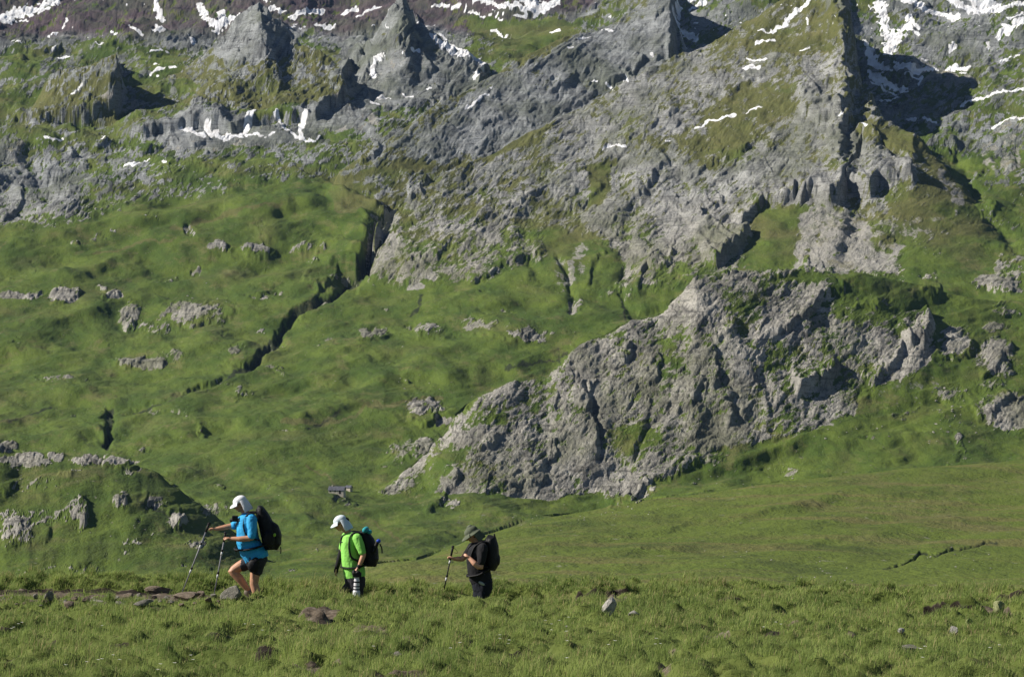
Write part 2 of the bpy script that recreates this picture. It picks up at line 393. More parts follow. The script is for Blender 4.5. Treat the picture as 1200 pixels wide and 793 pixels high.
# --- cliffs (walk with the raised side on the left hand)
for poly, H, L in [
    # left far: long cliff band, crags
    ([(132,162),(160,166),(190,160),(215,150),(245,152),(270,158),(300,147),(330,142),(372,142),(400,124),(425,116)], 17, 34),
    ([(5,146),(40,147),(75,143),(108,140),(122,126)], 12, 30),
    ([(66,112),(76,116),(92,110),(108,116),(128,118),(137,108),(138,92),(136,76)], 9, 20),
    ([(78,186),(100,180),(115,176),(128,164)], 9, 20),
    ([(92,198),(110,196),(124,198)], 6, 14),
    ([(150,186),(172,180),(190,176),(210,166)], 7, 18),
    ([(0,262),(20,250),(30,232),(22,214)], 9, 16),
    ([(225,178),(240,172),(247,162)], 7, 14),
    ([(0,60),(25,72),(60,64),(95,60),(140,56)], 6, 18),
    ([(178,118),(215,112),(250,116),(285,120)], 7, 22),
    # shadow-casting drops
    ([(1012,152),(1000,128),(994,100),(990,60),(988,30),(996,5),(1004,-25)], 9, 40),
    ([(806,66),(796,48),(791,20),(788,-20)], 24, 36),
    ([(564,80),(542,66),(514,50),(494,36),(484,12)], 13, 20),
    ([(388,78),(352,66),(336,44),(322,22)], 11, 18),
    ([(335,112),(322,80),(310,45),(303,8)], 13, 40), ([(512,92),(490,60),(479,30),(472,2)], 12, 40), ([(440,124),(428,100),(436,70)], 9, 26),
    ([(150,122),(141,104),(137,76)], 22, 40),
    # foot of peaks
    ([(255,58),(268,72),(282,60),(300,66),(318,74),(330,60)], 9, 16),
    ([(393,128),(404,118),(402,98),(412,84),(424,68),(440,60)], 16, 16),
    ([(440,66),(452,74),(462,60),(470,50),(492,66),(496,50)], 10, 12),
    ([(420,196),(432,192),(442,182),(446,172)], 10, 14),
    ([(478,236),(492,232),(500,218),(504,206)], 12, 20),
    # ravine between left meadows and the big mountain
    ([(418,332),(424,316),(430,300),(437,284),(446,272),(455,256),(459,248)], 30, 48),
    ([(350,332),(372,344),(392,336),(398,316)], 7, 22),
    # back ridge details
    ([(640,112),(652,106),(668,98),(680,90)], 6, 16),
    ([(630,132),(660,136),(672,128),(690,124)], 5, 16),
    ([(706,108),(722,104),(738,96),(748,86),(756,72)], 9, 18),
    ([(560,150),(580,146),(596,140)], 5, 14),
    # big mountain, upper
    ([(938,146),(950,143),(962,150),(976,146),(984,140),(988,120)], 15, 22),
    ([(935,122),(952,112),(966,104),(974,90)], 9, 15),
    ([(996,155),(1010,160),(1030,170),(1050,178),(1068,190),(1080,186)], 9, 20),
    ([(930,244),(945,232),(958,234),(972,246),(985,238),(990,222),(1004,230),(1016,231),(1030,222),(1052,218),(1070,212),(1072,200)], 26, 34),
    ([(832,320),(843,314),(852,304),(864,297),(874,288),(878,272)], 24, 34),
    ([(862,270),(880,262),(892,246),(908,242),(925,238),(936,224)], 15, 24),
    ([(816,256),(836,250),(850,238)], 8, 18),
    ([(750,350),(752,322),(758,312),(768,322),(784,318),(788,302),(784,290)], 10, 15),
    ([(690,345),(694,322),(702,304),(720,296)], 6, 18),
    ([(545,345),(562,336),(590,318),(612,306),(640,302)], 8, 24),
    ([(470,328),(488,322),(506,314),(522,300)], 7, 20),
    ([(660,250),(684,244),(700,230),(712,214)], 8, 22),
    ([(560,262),(590,252),(610,240),(640,222)], 7, 24),
    ([(740,232),(760,222),(770,205),(790,190)], 8, 20),
    ([(800,214),(830,196),(860,186),(884,170)], 8, 22),
    ([(700,180),(730,170),(765,150),(800,128)], 7, 22),
    ([(840,120),(870,108),(900,84),(925,62)], 6, 22),
    ([(1042,92),(1056,100),(1066,96),(1074,80),(1068,66)], 12, 14),
    ([(1085,110),(1110,100),(1140,96),(1168,84)], 7, 22),
    ([(1105,180),(1116,186),(1124,172),(1120,158)], 9, 14),
    ([(1150,262),(1162,258),(1170,240)], 7, 18),
    ([(1140,210),(1165,200),(1195,196)], 7, 20),
    # valley meadows: outcrops and banks
    ([(55,362),(70,366),(86,360),(94,348),(92,340)], 8, 14),
    ([(118,354),(134,356),(140,346)], 5, 10),
    ([(280,302),(300,308),(322,306),(326,296)], 6, 14),
    ([(185,392),(215,386),(250,384),(280,372)], 7, 26),
    ([(130,430),(160,434),(190,430),(212,418)], 7, 18),
    ([(414,408),(428,412),(446,412),(462,404)], 6, 14),
    ([(482,402),(510,404),(540,402),(580,404),(610,406),(640,402)], 6, 18),
    ([(476,496),(492,500),(506,496),(520,478)], 8, 16),
    ([(470,546),(486,542),(492,526)], 7, 12),
    ([(500,535),(512,528),(522,512)], 6, 14),
    # stream ravine banks
    ([(262,440),(280,434),(300,424),(306,410),(318,404),(326,394),(332,380),(345,368),(368,352),(382,338),(392,322)], 5, 12),
    ([(196,476),(225,464),(250,452),(268,446)], 4, 12),
    ([(120,520),(130,506),(132,494),(128,480)], 11, 14),
    # dome crags
    ([(905,410),(912,396),(925,390),(940,378),(955,372),(962,350),(974,346),(990,344),(994,330)], 13, 22),
    ([(840,404),(848,396),(862,392),(868,374)], 8, 16),
    ([(930,464),(945,460),(958,452),(972,452),(980,440),(980,424)], 20, 15),
    ([(1018,455),(1030,444),(1046,436),(1056,418),(1062,402)], 12, 16),
    ([(1060,410),(1072,404),(1084,410),(1094,398),(1092,378),(1086,360)], 22, 18),
    ([(1000,362),(1020,366),(1040,360)], 6, 12),
    ([(1078,350),(1098,352),(1108,346)], 6, 10),
    ([(1100,420),(1120,426),(1138,420),(1142,398)], 9, 16),
    ([(1148,450),(1160,446),(1182,420),(1188,400)], 9, 18),
    ([(1145,500),(1165,490),(1190,470)], 9, 20),
    ([(1150,342),(1170,350),(1190,348)], 6, 14),
    ([(720,422),(732,424),(742,416),(740,404)], 10, 16),
    ([(686,484),(694,474),(692,452),(684,442)], 10, 16),
    ([(702,540),(704,520),(700,500),(694,484)], 9, 14),
    ([(648,482),(654,468),(650,458)], 7, 10),
    ([(560,526),(575,528),(586,518),(584,506)], 10, 14),
    ([(752,452),(770,446),(776,430),(770,410)], 8, 18),
    ([(790,488),(806,480),(820,462),(826,440)], 9, 18),
    ([(836,462),(842,440),(840,420),(832,405)], 10, 16),
    ([(855,500),(860,480),(858,455)], 8, 12),
    ([(620,560),(640,548),(652,530),(650,512)], 7, 16),
    ([(560,580),(590,574),(620,572),(650,560)], 7, 18),
    ([(500,604),(516,590),(530,570),(540,548)], 9, 18),
    ([(708,592),(730,590),(752,582),(766,568)], 9, 14),
    ([(780,556),(800,552),(824,542)], 5, 12),
    # knoll crags
    ([(92,618),(102,612),(104,596),(96,584)], 10, 12),
    ([(120,548),(140,550),(152,546),(156,540)], 7, 10),
    ([(66,560),(84,562),(92,554)], 5, 8),
    ([(125,592),(140,594),(148,586)], 6, 8),
    ([(160,588),(180,594),(196,606),(212,618),(218,608)], 7, 12),
    ([(205,622),(214,620),(218,612)], 5, 8),
    ([(0,645),(20,642),(50,640),(62,620)], 7, 16),
    ([(225,646),(236,642),(240,632)], 4, 7),
    ([(0,585),(14,580),(18,566)], 6, 10),
]:
    scarp(poly, H * (.75 if H < 14 else 1.0), L, w=2.6 if H < 20 else 4.5)

# --- meadow terraces: soft banks under long crests
for poly, H in [([(-40,338),(60,328),(120,318),(240,300),(330,316),(400,330)], 7), ([(215,486),(330,464),(420,452),(560,440),(690,416)], 9), ([(-40,478),(60,468),(130,474),(190,462)], 6),
                ([(120,524),(240,507),(330,498),(440,480),(530,462)], 8), ([(430,374),(520,368),(640,362),(710,352)], 7), ([(150,562),(260,552),(340,556),(430,545)], 5), ([(-40,424),(90,408),(160,398)], 6),
                ([(-40,378),(60,384),(130,372)], 5), ([(250,548),(330,585),(380,640)], 5), ([(330,420),(430,428),(540,418),(640,412)], 5), ([(60,284),(150,272),(240,262),(330,250),(410,246)], 7),
                ([(860,330),(960,334),(1080,345),(1200,352)], 4), ([(900,535),(1000,520),(1100,518),(1200,505)], 5)]:
    scarp(poly, H, 46, w=6.5, soft=True, ends=.3)

# --- gullies
for poly, D, w in [
    ([(455,250),(440,285),(425,325),(395,345),(350,370),(335,385),(325,402),(308,412),(302,428),(272,446)], 7, 4),
    ([(455,250),(440,285),(425,325)], 12, 10),
    ([(122,525),(128,505),(130,478)], 8, 5),
    ([(140,492),(190,476),(230,464),(268,446)], 3, 3),
    ([(700,548),(705,515),(697,480),(684,442)], 6, 3),
    ([(650,300),(668,330),(672,372)], 5, 4),
    ([(785,362),(745,372),(728,340)], 4, 5),
    ([(1108,160),(1130,205),(1160,260),(1200,300)], 5, 7),
    ([(730,565),(760,500),(790,470)], 4, 5),
    ([(870,500),(860,460),(850,440)], 4, 6),
    ([(910,512),(905,470),(890,430)], 4, 6),
    ([(985,300),(1010,260),(1020,245)], 5, 8),
    ([(60,240),(40,200),(20,175)], 4, 8),
    ([(640,340),(610,290),(640,220)], 4, 9),
    ([(730,340),(735,270),(780,200)], 4, 9),
    ([(292,24),(276,50),(258,88)], 4, 5),
    ([(468,8),(456,50),(446,88)], 4, 5), ([(462,12),(432,52),(410,90)], 4, 6),
    ([(1035,668),(1060,660),(1078,650),(1120,645),(1168,636)], 3.2, 1.6),
]:
    gully(poly, D, w)

# --- rock probability
RP = np.full(U.shape, 0.03, np.float32)
def A(poly, v, soft=10, lay=None, mode='set'): area(RP, poly, v, soft, lay, mode)
A([(-330,-200),(1530,-200),(1530,330),(1100,335),(880,335),(700,350),(600,350),(430,335),(440,250),(420,215),(300,215),(230,235),(150,250),(60,270),(-330,280)], .50, 12, FARL)
A([(-330,60),(410,60),(410,175),(-330,175)], .40, 14, [0, 3, 5])
A([(-330,-200),(560,-200),(700,-60),(700,20),(560,45),(400,62),(330,50),(200,60),(120,40),(0,60),(-330,70)], .68, 8, FARL)
A([(-330,110),(60,110),(70,130),(-10,150),(-330,150)], .3, 10, FARL)
A([(0,250),(100,265),(90,220),(60,180),(0,160),(-330,170),(-330,270)], .62, 12, FARL)
A([(180,120),(300,60),(420,90),(410,130),(330,142),(230,150)], .40, 8, FARL)
A([(248,65),(285,15),(305,0),(335,40),(345,62),(315,82),(270,75)], .95, 5, [3])
A([(230,130),(165,165),(220,175),(300,172),(420,150),(440,120),(400,130),(300,150)], .72, 6, FARL)
A([(170,180),(250,180),(420,160),(425,200),(330,215),(220,238),(150,240)], .42, 12, FARL)
A([(430,-10),(475,-10),(575,85),(560,110),(430,128),(400,110),(400,70)], .78, 8, [4, 3, 0])
A([(400,215),(520,195),(600,180),(640,145),(600,150),(540,185),(430,200)], .08, 6)
A([(420,200),(450,165),(560,105),(640,50),(560,160),(520,190),(440,200)], .60, 10)
A([(540,60),(640,30),(720,40),(640,62),(560,100),(520,110)], .35, 8, [2, 0])
A([(540,20),(700,25),(640,55),(560,50)], .2, 8, [0, 1])
A([(560,110),(700,40),(785,0),(800,60),(700,120),(600,180),(530,190),(480,185)], .86, 12, [2])
A([(600,180),(760,85),(980,-20),(992,90),(900,170),(840,235),(760,250),(690,230),(620,250),(560,265),(540,200)], .70, 14, [6])
A([(520,205),(600,182),(620,250),(560,330),(470,335),(430,325),(450,260)], .60, 10, [6])
A([(920,90),(985,80),(1000,150),(1075,190),(1080,215),(1060,220),(930,245),(850,300),(760,330),(700,340),(680,250),(760,215),(850,190)], .72, 12, [6])
A([(860,100),(945,80),(930,130),(860,190),(820,200),(790,170)], .42, 14, [6])
A([(790,30),(960,-20),(985,-20),(985,60),(900,70),(850,60)], .48, 12, [6])
A([(1000,160),(1080,160),(1110,250),(1060,300),(1040,240),(1080,220),(1070,190)], .30, 10)
A([(640,270),(700,280),(730,300),(720,340),(660,345),(640,320)], .14, 8)
A([(560,350),(620,310),(700,325),(700,380),(560,370)], .06, 8)
A([(690,200),(720,190),(705,240),(690,250)], .2, 6)
A([(885,250),(940,245),(930,320),(870,322)], .22, 8)
A([(1080,70),(1200,60),(1530,60),(1530,180),(1090,170)], .50, 14)
A([(1000,-30),(1200,-30),(1530,-30),(1530,60),(1080,70),(1060,30)], .62, 12)
A([(1090,180),(1200,180),(1530,180),(1530,320),(1140,300),(1060,330),(1060,260)], .30, 12)
A([(1070,300),(1130,270),(1165,300),(1160,345),(1060,335)], .02, 8)
# the dome
A([(425,592),(470,556),(505,520),(530,490),(560,465),(600,445),(640,438),(700,392),(780,360),(815,322),(900,316),(990,322),(1060,362),(1098,380),(1092,430),(1050,452),(1010,450),(1000,490),(950,512),(880,520),(850,520),(790,560),(720,578),(650,602),(560,606),(495,616),(478,612),(500,572),(440,598)], .64, 6, [7])
A([(545,500),(595,500),(590,480),(560,486)], .30, 14, [7])
A([(600,470),(640,446),(690,440),(680,490),(640,510),(600,500)], .60, 10, [7])
A([(470,575),(530,520),(560,520),(520,560),(495,605),(478,612)], .22, 12, [7])
A([(880,330),(1000,322),(1200,350),(1180,420),(1120,380),(1060,355),(1000,345),(930,330)], .05, 6, [7])
A([(900,410),(1010,370),(1030,430),(990,500),(900,510),(880,460)], .50, 10, [7])
A([(970,335),(1060,360),(1060,400),(1010,380),(960,360)], .30, 8, [7])
A([(770,400),(800,390),(800,440),(775,450)], .35, 14, [7])
A([(720,505),(760,490),(780,520),(740,540),(715,530)], .32, 16, [7])
A([(840,350),(900,335),(900,380),(860,390)], .42, 8, [7])
for ox, oy, rx, ry, v in [  # outcrops: centre, radii, probability
    (75,352,20,11,.9),(15,352,22,7,.7),(40,350,14,5,.6),(134,348,10,8,.8),(122,340,8,4,.6),(152,374,14,16,.62),(222,370,42,16,.68),(182,388,24,10,.5),(166,427,38,7,.75),
    (205,420,20,6,.5),(300,297,18,7,.75),(255,295,10,6,.8),(362,296,22,8,.5),(230,321,6,8,.7),(272,413,10,5,.7),(305,390,6,3,.8),(436,400,24,9,.75),(498,393,22,8,.7),(560,390,26,8,.65),
    (620,396,26,9,.62),(552,385,20,6,.6),(500,480,26,10,.75),(494,526,22,17,.62),(466,532,16,10,.5),(520,494,10,6,.8),(28,540,34,9,.75),(66,534,14,5,.85),(5,522,16,7,.9),(102,540,22,6,.8),(140,541,22,6,.75),
    (92,598,15,22,.5),(20,622,26,22,.72),(45,610,22,12,.4),(140,588,12,10,.75),(150,556,10,6,.5),(40,570,30,10,.42),(182,588,16,6,.6),(206,612,12,8,.65),(186,596,10,4,.7),(246,600,15,9,.6),(262,596,10,8,.5),
    (230,640,14,6,.55),(155,636,18,5,.4),(100,668,30,5,.55),(25,674,18,5,.4),(736,574,32,13,.9),(808,538,36,10,.6),(838,532,16,8,.4),(1118,404,20,20,.8),(1166,420,22,26,.78),(1172,336,30,12,.75),(1166,384,18,6,.7),
    (1186,486,44,22,.75),(1160,456,18,12,.4),(1092,250,14,16,.2),(1114,500,20,8,.3),(1112,464,24,10,.45),(1090,300,30,8,.35),(832,270,20,30,.35),(768,308,16,14,.8),(758,330,14,12,.8),(640,25,20,8,.1)]:
    m = (np.abs(wu - ox) < rx * 1.8) & (np.abs(ww - oy) < ry * 1.8)
    q = np.sqrt(((wu[m] - ox) / rx) ** 2 + ((ww[m] - oy) / ry) ** 2)
    k = sstep(1.55, .35, q)
    RP[m] = np.maximum(RP[m], v * k)
    if v > .4: DV[m] += (ry * .22) * sstep(1.3, .1, q)

SCR = np.zeros(U.shape, np.float32)
for poly, v, soft in [
    ([(935,250),(965,245),(1010,255),(1060,290),(1045,325),(925,322),(935,280)], .8, 8),
    ([(1020,262),(1090,250),(1120,262),(1060,285)], .5, 6),
    ([(440,84),(470,66),(500,70),(550,92),(560,106),(500,122),(432,128)], .85, 6),
    ([(395,118),(432,120),(450,150),(400,160),(380,150)], .7, 6),
    ([(200,158),(250,160),(300,152),(340,150),(380,160),(330,170),(260,178),(190,182)], .75, 5),
    ([(855,425),(872,420),(880,450),(868,500),(858,500),(852,460)], .8, 5),
    ([(950,505),(965,470),(985,455),(1000,480),(975,510)], .65, 6),
    ([(990,462),(1050,450),(1090,440),(1120,460),(1060,480)], .45, 8),
    ([(640,312),(680,282),(700,300),(672,345),(655,350)], .55, 8),
    ([(428,322),(446,288),(462,268),(470,292),(450,322)], .8, 4),
    ([(470,340),(510,318),(520,330),(490,348)], .7, 4),
    ([(0,165),(30,160),(45,215),(25,240),(0,200)], .6, 8),
    ([(105,120),(150,118),(180,124),(160,135),(120,132)], .7, 4),
    ([(1060,60),(1120,80),(1160,95),(1100,112),(1060,100),(1040,70)], .65, 8),
    ([(1095,190),(1115,200),(1135,240),(1120,262),(1100,220)], .6, 5),
    ([(1030,250),(1060,262),(1040,300),(1020,290)], .5, 6),
    ([(850,80),(960,20),(985,90),(930,160),(860,240),(820,240),(880,160)], .40, 18),
    ([(640,96),(700,60),(760,40),(740,80),(660,130),(600,160)], .25, 14),
    ([(540,600),(600,592),(560,620),(500,625)], .4, 6),
    ([(660,470),(690,470),(700,560),(670,590)], .3, 8),
    ([(1170,140),(1200,140),(1200,215),(1150,200),(1148,170)], .6, 5),
]: area(SCR, poly, v, soft)
SCR *= sstep(-.35, .2, fbm(U / 14.0, Wn / 9.0, 4) + (SCR - .5))


RP = np.maximum(RP, .46 * sstep(.22, .5, fbm(U / 50.0 + 21, Wn / 20.0 + 3, 4)) * sstep(230, 270, W) * (1 - near)).astype(np.float32)
# --- crag relief: ridged, stretched along the bedding (rising to the right)
bx = (U * .80 - Wn * .60); by = (U * .60 + Wn * .80)       # bx runs along the beds, by across them
onr = sstep(.12, .6, RP) * (1 - .75 * np.clip(SCR, 0, 1))
nbig = ridged(bx / 95.0, by / 42.0 + 4, 4) 
nmid = ridged(bx / 30.0 + 7, by / 13.0, 4)
nvert = ridged(U / 13.0 + Wn / 60.0, Wn / 34.0, 3)
nsm = ridged(bx / 9.0, by / 5.0 + 11, 3)
sz = np.clip(1.15 - .25 * sstep(250, 0, W), .8, 1.2) * (1 + 1.3 * np.isin(LAY, [3, 4, 5]))
_a = fbm(U / 30.0, Wn / 30.0, 3); _b = fbm(U / 30.0 + 9, Wn / 30.0 + 5, 3)
jx = U * .5 - Wn * .86; jy = U * .86 + Wn * .5              # steep joints, as on the dome
b1, e1 = blocks(jx / 40.0 + _a * .6, jy / 15.0 + _b * .9, 1.7, True)
b2, e2 = blocks(bx / 21.0 + _a, by / 7.5 + _b, 1.6, True)
b4 = blocks(bx / 62.0 + _a * .5, by / 4.6 + _b * 2.0, .5)
b3, e3 = blocks(jx / 9.0 + _a * 2, jy / 3.4 + _b * 2, 1.6, True)
CRK = np.maximum(np.maximum(sstep(.10, .0, e1), sstep(.14, .0, e2) * .8), sstep(.22, .0, e3) * .55) * sstep(-.25, .25, fbm(U / 40.0 + 3, Wn / 30.0, 3))
ridge_d = ridged(bx / 210.0 + 2, by / 52.0 + 1, 2)            # long ribs climbing to the right
big = np.isin(LAY, [2, 6]).astype(np.float32)
calm = 1 - .8 * big
DV += (onr * (nbig * 1.0 * calm + nmid * .38 + nvert * .2 + nsm * .25 + (b1 * .42 * calm + b2 * .42 + b3 * .40 + b4 * .7) + fbm(bx / 70.0, by / 55.0 + 9, 2) * (5 - 2.5 * big) + big * ridge_d * 4.0) * sz).astype(np.float32) * (1 - near)
# soft lumps of the meadows
lump = fbm(U / 130.0 + 40, (Wn + U * .22) / 34.0, 2) * 6.5 + ridged(U / 190.0 + 6, (Wn + U * .26) / 26.0 + 2, 2) * 2.4 + fbm(U / 60.0, (Wn + U * .15) / 14.0, 3) * 1.5 + fbm(U / 12.0 + 3, Wn / 4.0, 3) * .8 + fbm(U / 4.0 + 3, Wn / 2.2, 2) * .28
gul = ridged((U + Wn * .2) / 60.0 + 3, (Wn + U * .18) / 17.0, 3)
DV += ((1 - onr) * (lump + gul * 1.0)).astype(np.float32) * (1 - near)
DV += near * (fbm(U / 240.0 + 4, (W + U * .12) / 17.0, 2) * 5.0 + fbm(U / 90.0, W / 22.0 + U / 300, 3) * 2.0 + fbm(U / 14.0, W / 3.2, 4) * .55 + fbm(U / 3.5, W / 1.3, 3) * .30)
# hand-drawn flat tiers of the near hillside
for poly, H in [([(600,628),(700,626),(780,622),(900,600),(1020,588),(1200,580)], 3.2), ([(640,655),(760,645),(900,642),(1050,624),(1200,622)], 3.0),
                ([(560,668),(700,664),(900,668),(1010,662)], 2.0), ([(900,606),(960,590),(1010,584),(1060,580)], 1.2)]:
    scarp(poly, H, 22, w=3, lay=[9], soft=True, ends=.25)

# --- scree, snow, colour masks
PUR = np.zeros(U.shape, np.float32)
area(PUR, [(-330,-200),(700,-200),(700,8),(640,20),(560,42),(480,25),(400,45),(330,30),(300,50),(230,40),(150,45),(60,45),(-330,60)], 1.0, 8, FARL)
PUR[LAY == 3] *= 0.0; PUR[LAY == 4] *= 0.0

SNOW = np.zeros(U.shape, np.float32)
for w, poly in [
    (5,[(4,24),(20,16),(36,12),(52,8),(64,2)]),(1.6,[(0,28),(12,26),(34,24)]),(2.2,[(10,20),(20,10)]),
    (3,[(185,-2),(184,8),(187,16),(190,23)]),(4.5,[(235,8),(240,20),(246,29),(256,33),(266,29),(275,24)]),(2.5,[(262,14),(258,28)]),(3,[(180,36),(191,37)]),(1.6,[(152,33),(160,36),(166,39)]),
    (1.7,[(80,22),(79,29),(75,35)]),(2,[(54,43),(62,41),(67,42)]),(1.8,[(13,51),(18,53),(23,55)]),(2,[(70,71),(80,69)]),(1,[(112,52),(122,54)]),(1.2,[(176,64),(200,66)]),
    (2.4,[(316,14),(324,12),(332,15)]),(2.2,[(340,21),(352,17),(366,15),(377,14)]),(2.4,[(372,28),(382,33),(391,31)]),(1.6,[(333,35),(342,34)]),(1.3,[(350,36),(360,33)]),(2,[(306,0),(312,3)]),
    (2.2,[(403,15),(410,12),(418,8)]),(2,[(417,21),(428,16),(444,8)]),(2,[(508,7),(526,6),(547,8)]),(2.6,[(556,3),(580,6),(604,10),(628,13),(640,15)]),(3.6,[(612,0),(626,6),(640,10),(652,4)]),
    (1.6,[(545,14),(562,18),(586,23)]),(2,[(577,36),(585,41),(599,42)]),(1.3,[(575,13),(600,19),(616,20)]),(1.4,[(645,40),(655,38)]),(1.2,[(560,-8),(600,-10)]),(1.6,[(615,19),(632,17)]),(1,[(500,31),(508,29)]),
    (2.0,[(508,40),(522,49),(534,57),(542,62)]),(2.6,[(505,52),(520,61),(540,70),(558,73)]),(2.8,[(562,74),(565,80),(564,87)]),(1.6,[(556,90),(559,96),(552,95)]),
    (2.6,[(435,92),(438,84),(443,74)]),(1.8,[(448,70),(451,71)]),(1.6,[(482,67),(490,73)]),(1.1,[(454,38),(456,42)]),(1.2,[(469,70),(470,69)]),
    (1.9,[(545,132),(552,126),(560,122),(571,115)]),(1,[(498,107),(506,107)]),(1.6,[(437,122),(446,123)]),(1.4,[(444,117),(454,118)]),(1.1,[(475,114),(486,116)]),(1.1,[(573,105),(577,103)]),
    (1.6,[(816,153),(832,146),(846,141),(862,137)]),(1.4,[(872,134),(882,131),(893,130)]),(1.6,[(708,178),(720,176),(731,173)]),(1.3,[(783,174),(787,172)]),(1.1,[(985,142),(990,141)]),(1.4,[(983,145),(987,142)]),(1.5,[(1012,154),(1017,158)]),
    (1.4,[(890,40),(903,38)]),(2.2,[(905,38),(918,30),(932,16),(944,8),(952,-3)]),(1.8,[(888,54),(898,52),(910,51)]),(1.8,[(876,72),(886,75),(897,76)]),(2.2,[(876,84),(886,86)]),(2,[(945,25),(947,29)]),(1.3,[(937,62),(945,59)]),
    (2.6,[(789,-4),(790,6),(796,18)]),(2.8,[(792,28),(802,38),(812,42),(818,47)]),(1.6,[(798,56),(806,58)]),(2,[(808,10),(828,4)]),(1.5,[(808,2),(826,-2)]),(1.6,[(765,72),(768,74)]),(1.3,[(693,98),(700,100)]),
    (1.2,[(712,107),(716,108)]),(1.2,[(680,48),(690,50)]),(1.4,[(664,59),(672,60)]),(1.6,[(709,39),(716,42)]),(1.6,[(733,97),(737,100)]),
    (5.5,[(1030,5),(1034,20),(1040,36),(1046,48),(1040,58)]),(4,[(1014,52),(1020,64),(1026,74),(1040,80)]),(3,[(1022,84),(1032,94),(1048,102),(1058,106)]),(1.8,[(1024,96),(1040,108),(1052,112)]),(1.6,[(1030,118),(1044,122),(1052,116)]),(2,[(1050,70),(1056,78)]),(1.6,[(1060,140),(1072,142)]),
    (3,[(1052,44),(1056,36),(1064,30)]),(2.8,[(1040,62),(1050,54),(1056,44)]),(2.8,[(1058,-2),(1074,3),(1090,10),(1106,16),(1122,21)]),(2.4,[(1062,22),(1070,28),(1076,35)]),(1.7,[(1064,38),(1076,42)]),
    (2.4,[(1052,80),(1062,82),(1072,86),(1080,84),(1098,82)]),(1.4,[(1060,90),(1080,92),(1074,98)]),(2.6,[(1112,84),(1122,80),(1130,82)]),(2.4,[(1111,62),(1117,58)]),(1.5,[(1124,88),(1130,87)]),(2,[(1158,50),(1159,54)]),
    (3.4,[(1112,-2),(1126,5),(1138,12),(1152,14),(1166,10)]),(4.5,[(1140,0),(1156,6),(1170,8)]),(2.5,[(1168,14),(1180,10),(1200,6),(1260,10)]),(1.6,[(1180,24),(1200,20)]),(3.6,[(1172,44),(1177,36),(1188,30),(1210,28)]),(1.7,[(1172,76),(1182,71),(1192,66)]),
    (1.9,[(1126,128),(1138,122),(1150,116),(1166,112),(1200,108),(1280,110)]),(1.7,[(1162,150),(1172,145),(1184,141),(1220,139)]),(2,[(1082,142),(1092,144)]),(1.6,[(1112,129),(1116,130)]),(1.6,[(1082,70),(1090,70)]),
    (2.2,[(214,154),(226,158),(238,161)]),(3.0,[(244,155),(252,162),(262,166),(274,162),(284,160)]),(2.8,[(286,158),(290,150),(298,144)]),(2.0,[(322,142),(334,148),(346,158),(356,164),(368,164)]),(2.4,[(352,160),(352,150),(360,142)]),(1.7,[(370,163),(373,160)]),
    (1.5,[(290,162),(310,160),(322,156)]),(1.9,[(147,196),(154,193),(161,190)]),(1.2,[(166,189),(172,187)]),(1.5,[(52,165),(62,165),(72,164)]),(1.7,[(176,90),(190,86),(206,82)]),(1.2,[(181,79),(187,81)]),(1.2,[(183,96),(187,95)]),(1.2,[(85,118),(95,112)]),
    (1.8,[(189,194),(194,196)]),(1.4,[(153,34),(160,37)]),(2,[(222,47),(228,48)]),(1.4,[(130,40),(138,41)]),(1.5,[(60,66),(64,60)]),(1.3,[(248,40),(254,41)]),(1.4,[(375,72),(379,74)]),(1.3,[(117,168),(120,165)]),
]: stroke(SNOW, poly, w * (.8 if w < 2.2 else 1.2), lay=FARL, wob=.9)
# small stray patches high up
st = perlin(U / 9.0 + 60, Wn / 4.2 + 8) + .35 * perlin(U / 3.0, Wn / 2.0)
SNOW = np.maximum(SNOW, sstep(.80, .88, st) * sstep(75, 25, W) * sstep(.4, .5, RP) * .9)
SNOW[(LAY == 3) & (W < 110) & (U < 340)] = 0

# ground kinds by noise threshold against the probability
gs = fbm(bx / 13.0 + 40, by / 6.0, 5, .72) * 1.0 + fbm(U / 55.0, Wn / 38.0 + 77, 3) * .45
slope = np.abs(np.gradient(DV, axis=1) / np.maximum(np.gradient(uu)[None], .5))
th = .5 + gs * .72 + .10 * (LAY == 6) + .05 * (LAY == 2) - .16 * (sstep(.25, 1.2, slope))
ROCK = sstep(-.14 - .14 * np.isin(LAY, [2, 6, 7]), .14 + .14 * np.isin(LAY, [2, 6, 7]), RP - th) * sstep(.06, .2, RP)
ROCK = np.maximum(ROCK, sstep(1.2, 2.6, slope) * sstep(.05, .3, RP) * (1 - near))
# dark brown patches and paths on the meadows
DRY = np.clip(.35 + .8 * fbm(U / 70.0 + 12, Wn / 24.0, 4), 0, 1)
DRY += near * (.9 * np.clip(fbm(U / 60.0 + 5, (W + U * .1) / 9.0, 4), 0, 1) - .05)
DRY += (1 - near) * .55 * np.isin(LAY, [2, 6, 3, 4, 5]) * sstep(345, 240, W) + .25 * (1 - near) * sstep(260, 120, W)
area(DRY, [(390,700),(420,672),(470,656),(540,655),(590,664),(640,690),(600,700)], .9, 10, [9])
for poly, w in [([(600,630),(650,622),(700,620),(760,618),(840,612),(900,600)], 2.5), ([(900,590),(950,585),(1010,582),(1020,586)], 3.5), ([(1110,576),(1150,570),(1200,566)], 4),
                ([(330,500),(380,500),(440,480),(520,470)], 2.5), ([(360,552),(380,560),(392,574)], 1.5), ([(200,280),(260,262),(330,250)], 2), ([(130,300),(200,290),(110,302)], 1.8),
                ([(560,660),(640,640),(700,630)], 2), ([(400,600),(440,610),(470,640)], 1.5)]:
    k = np.zeros(U.shape, np.float32); stroke(k, poly, w); DRY = np.maximum(DRY, k * 1.1)
WET_SHADE = np.zeros(U.shape, np.float32)  # painted shade of gullies and banks, together with dark moist growth
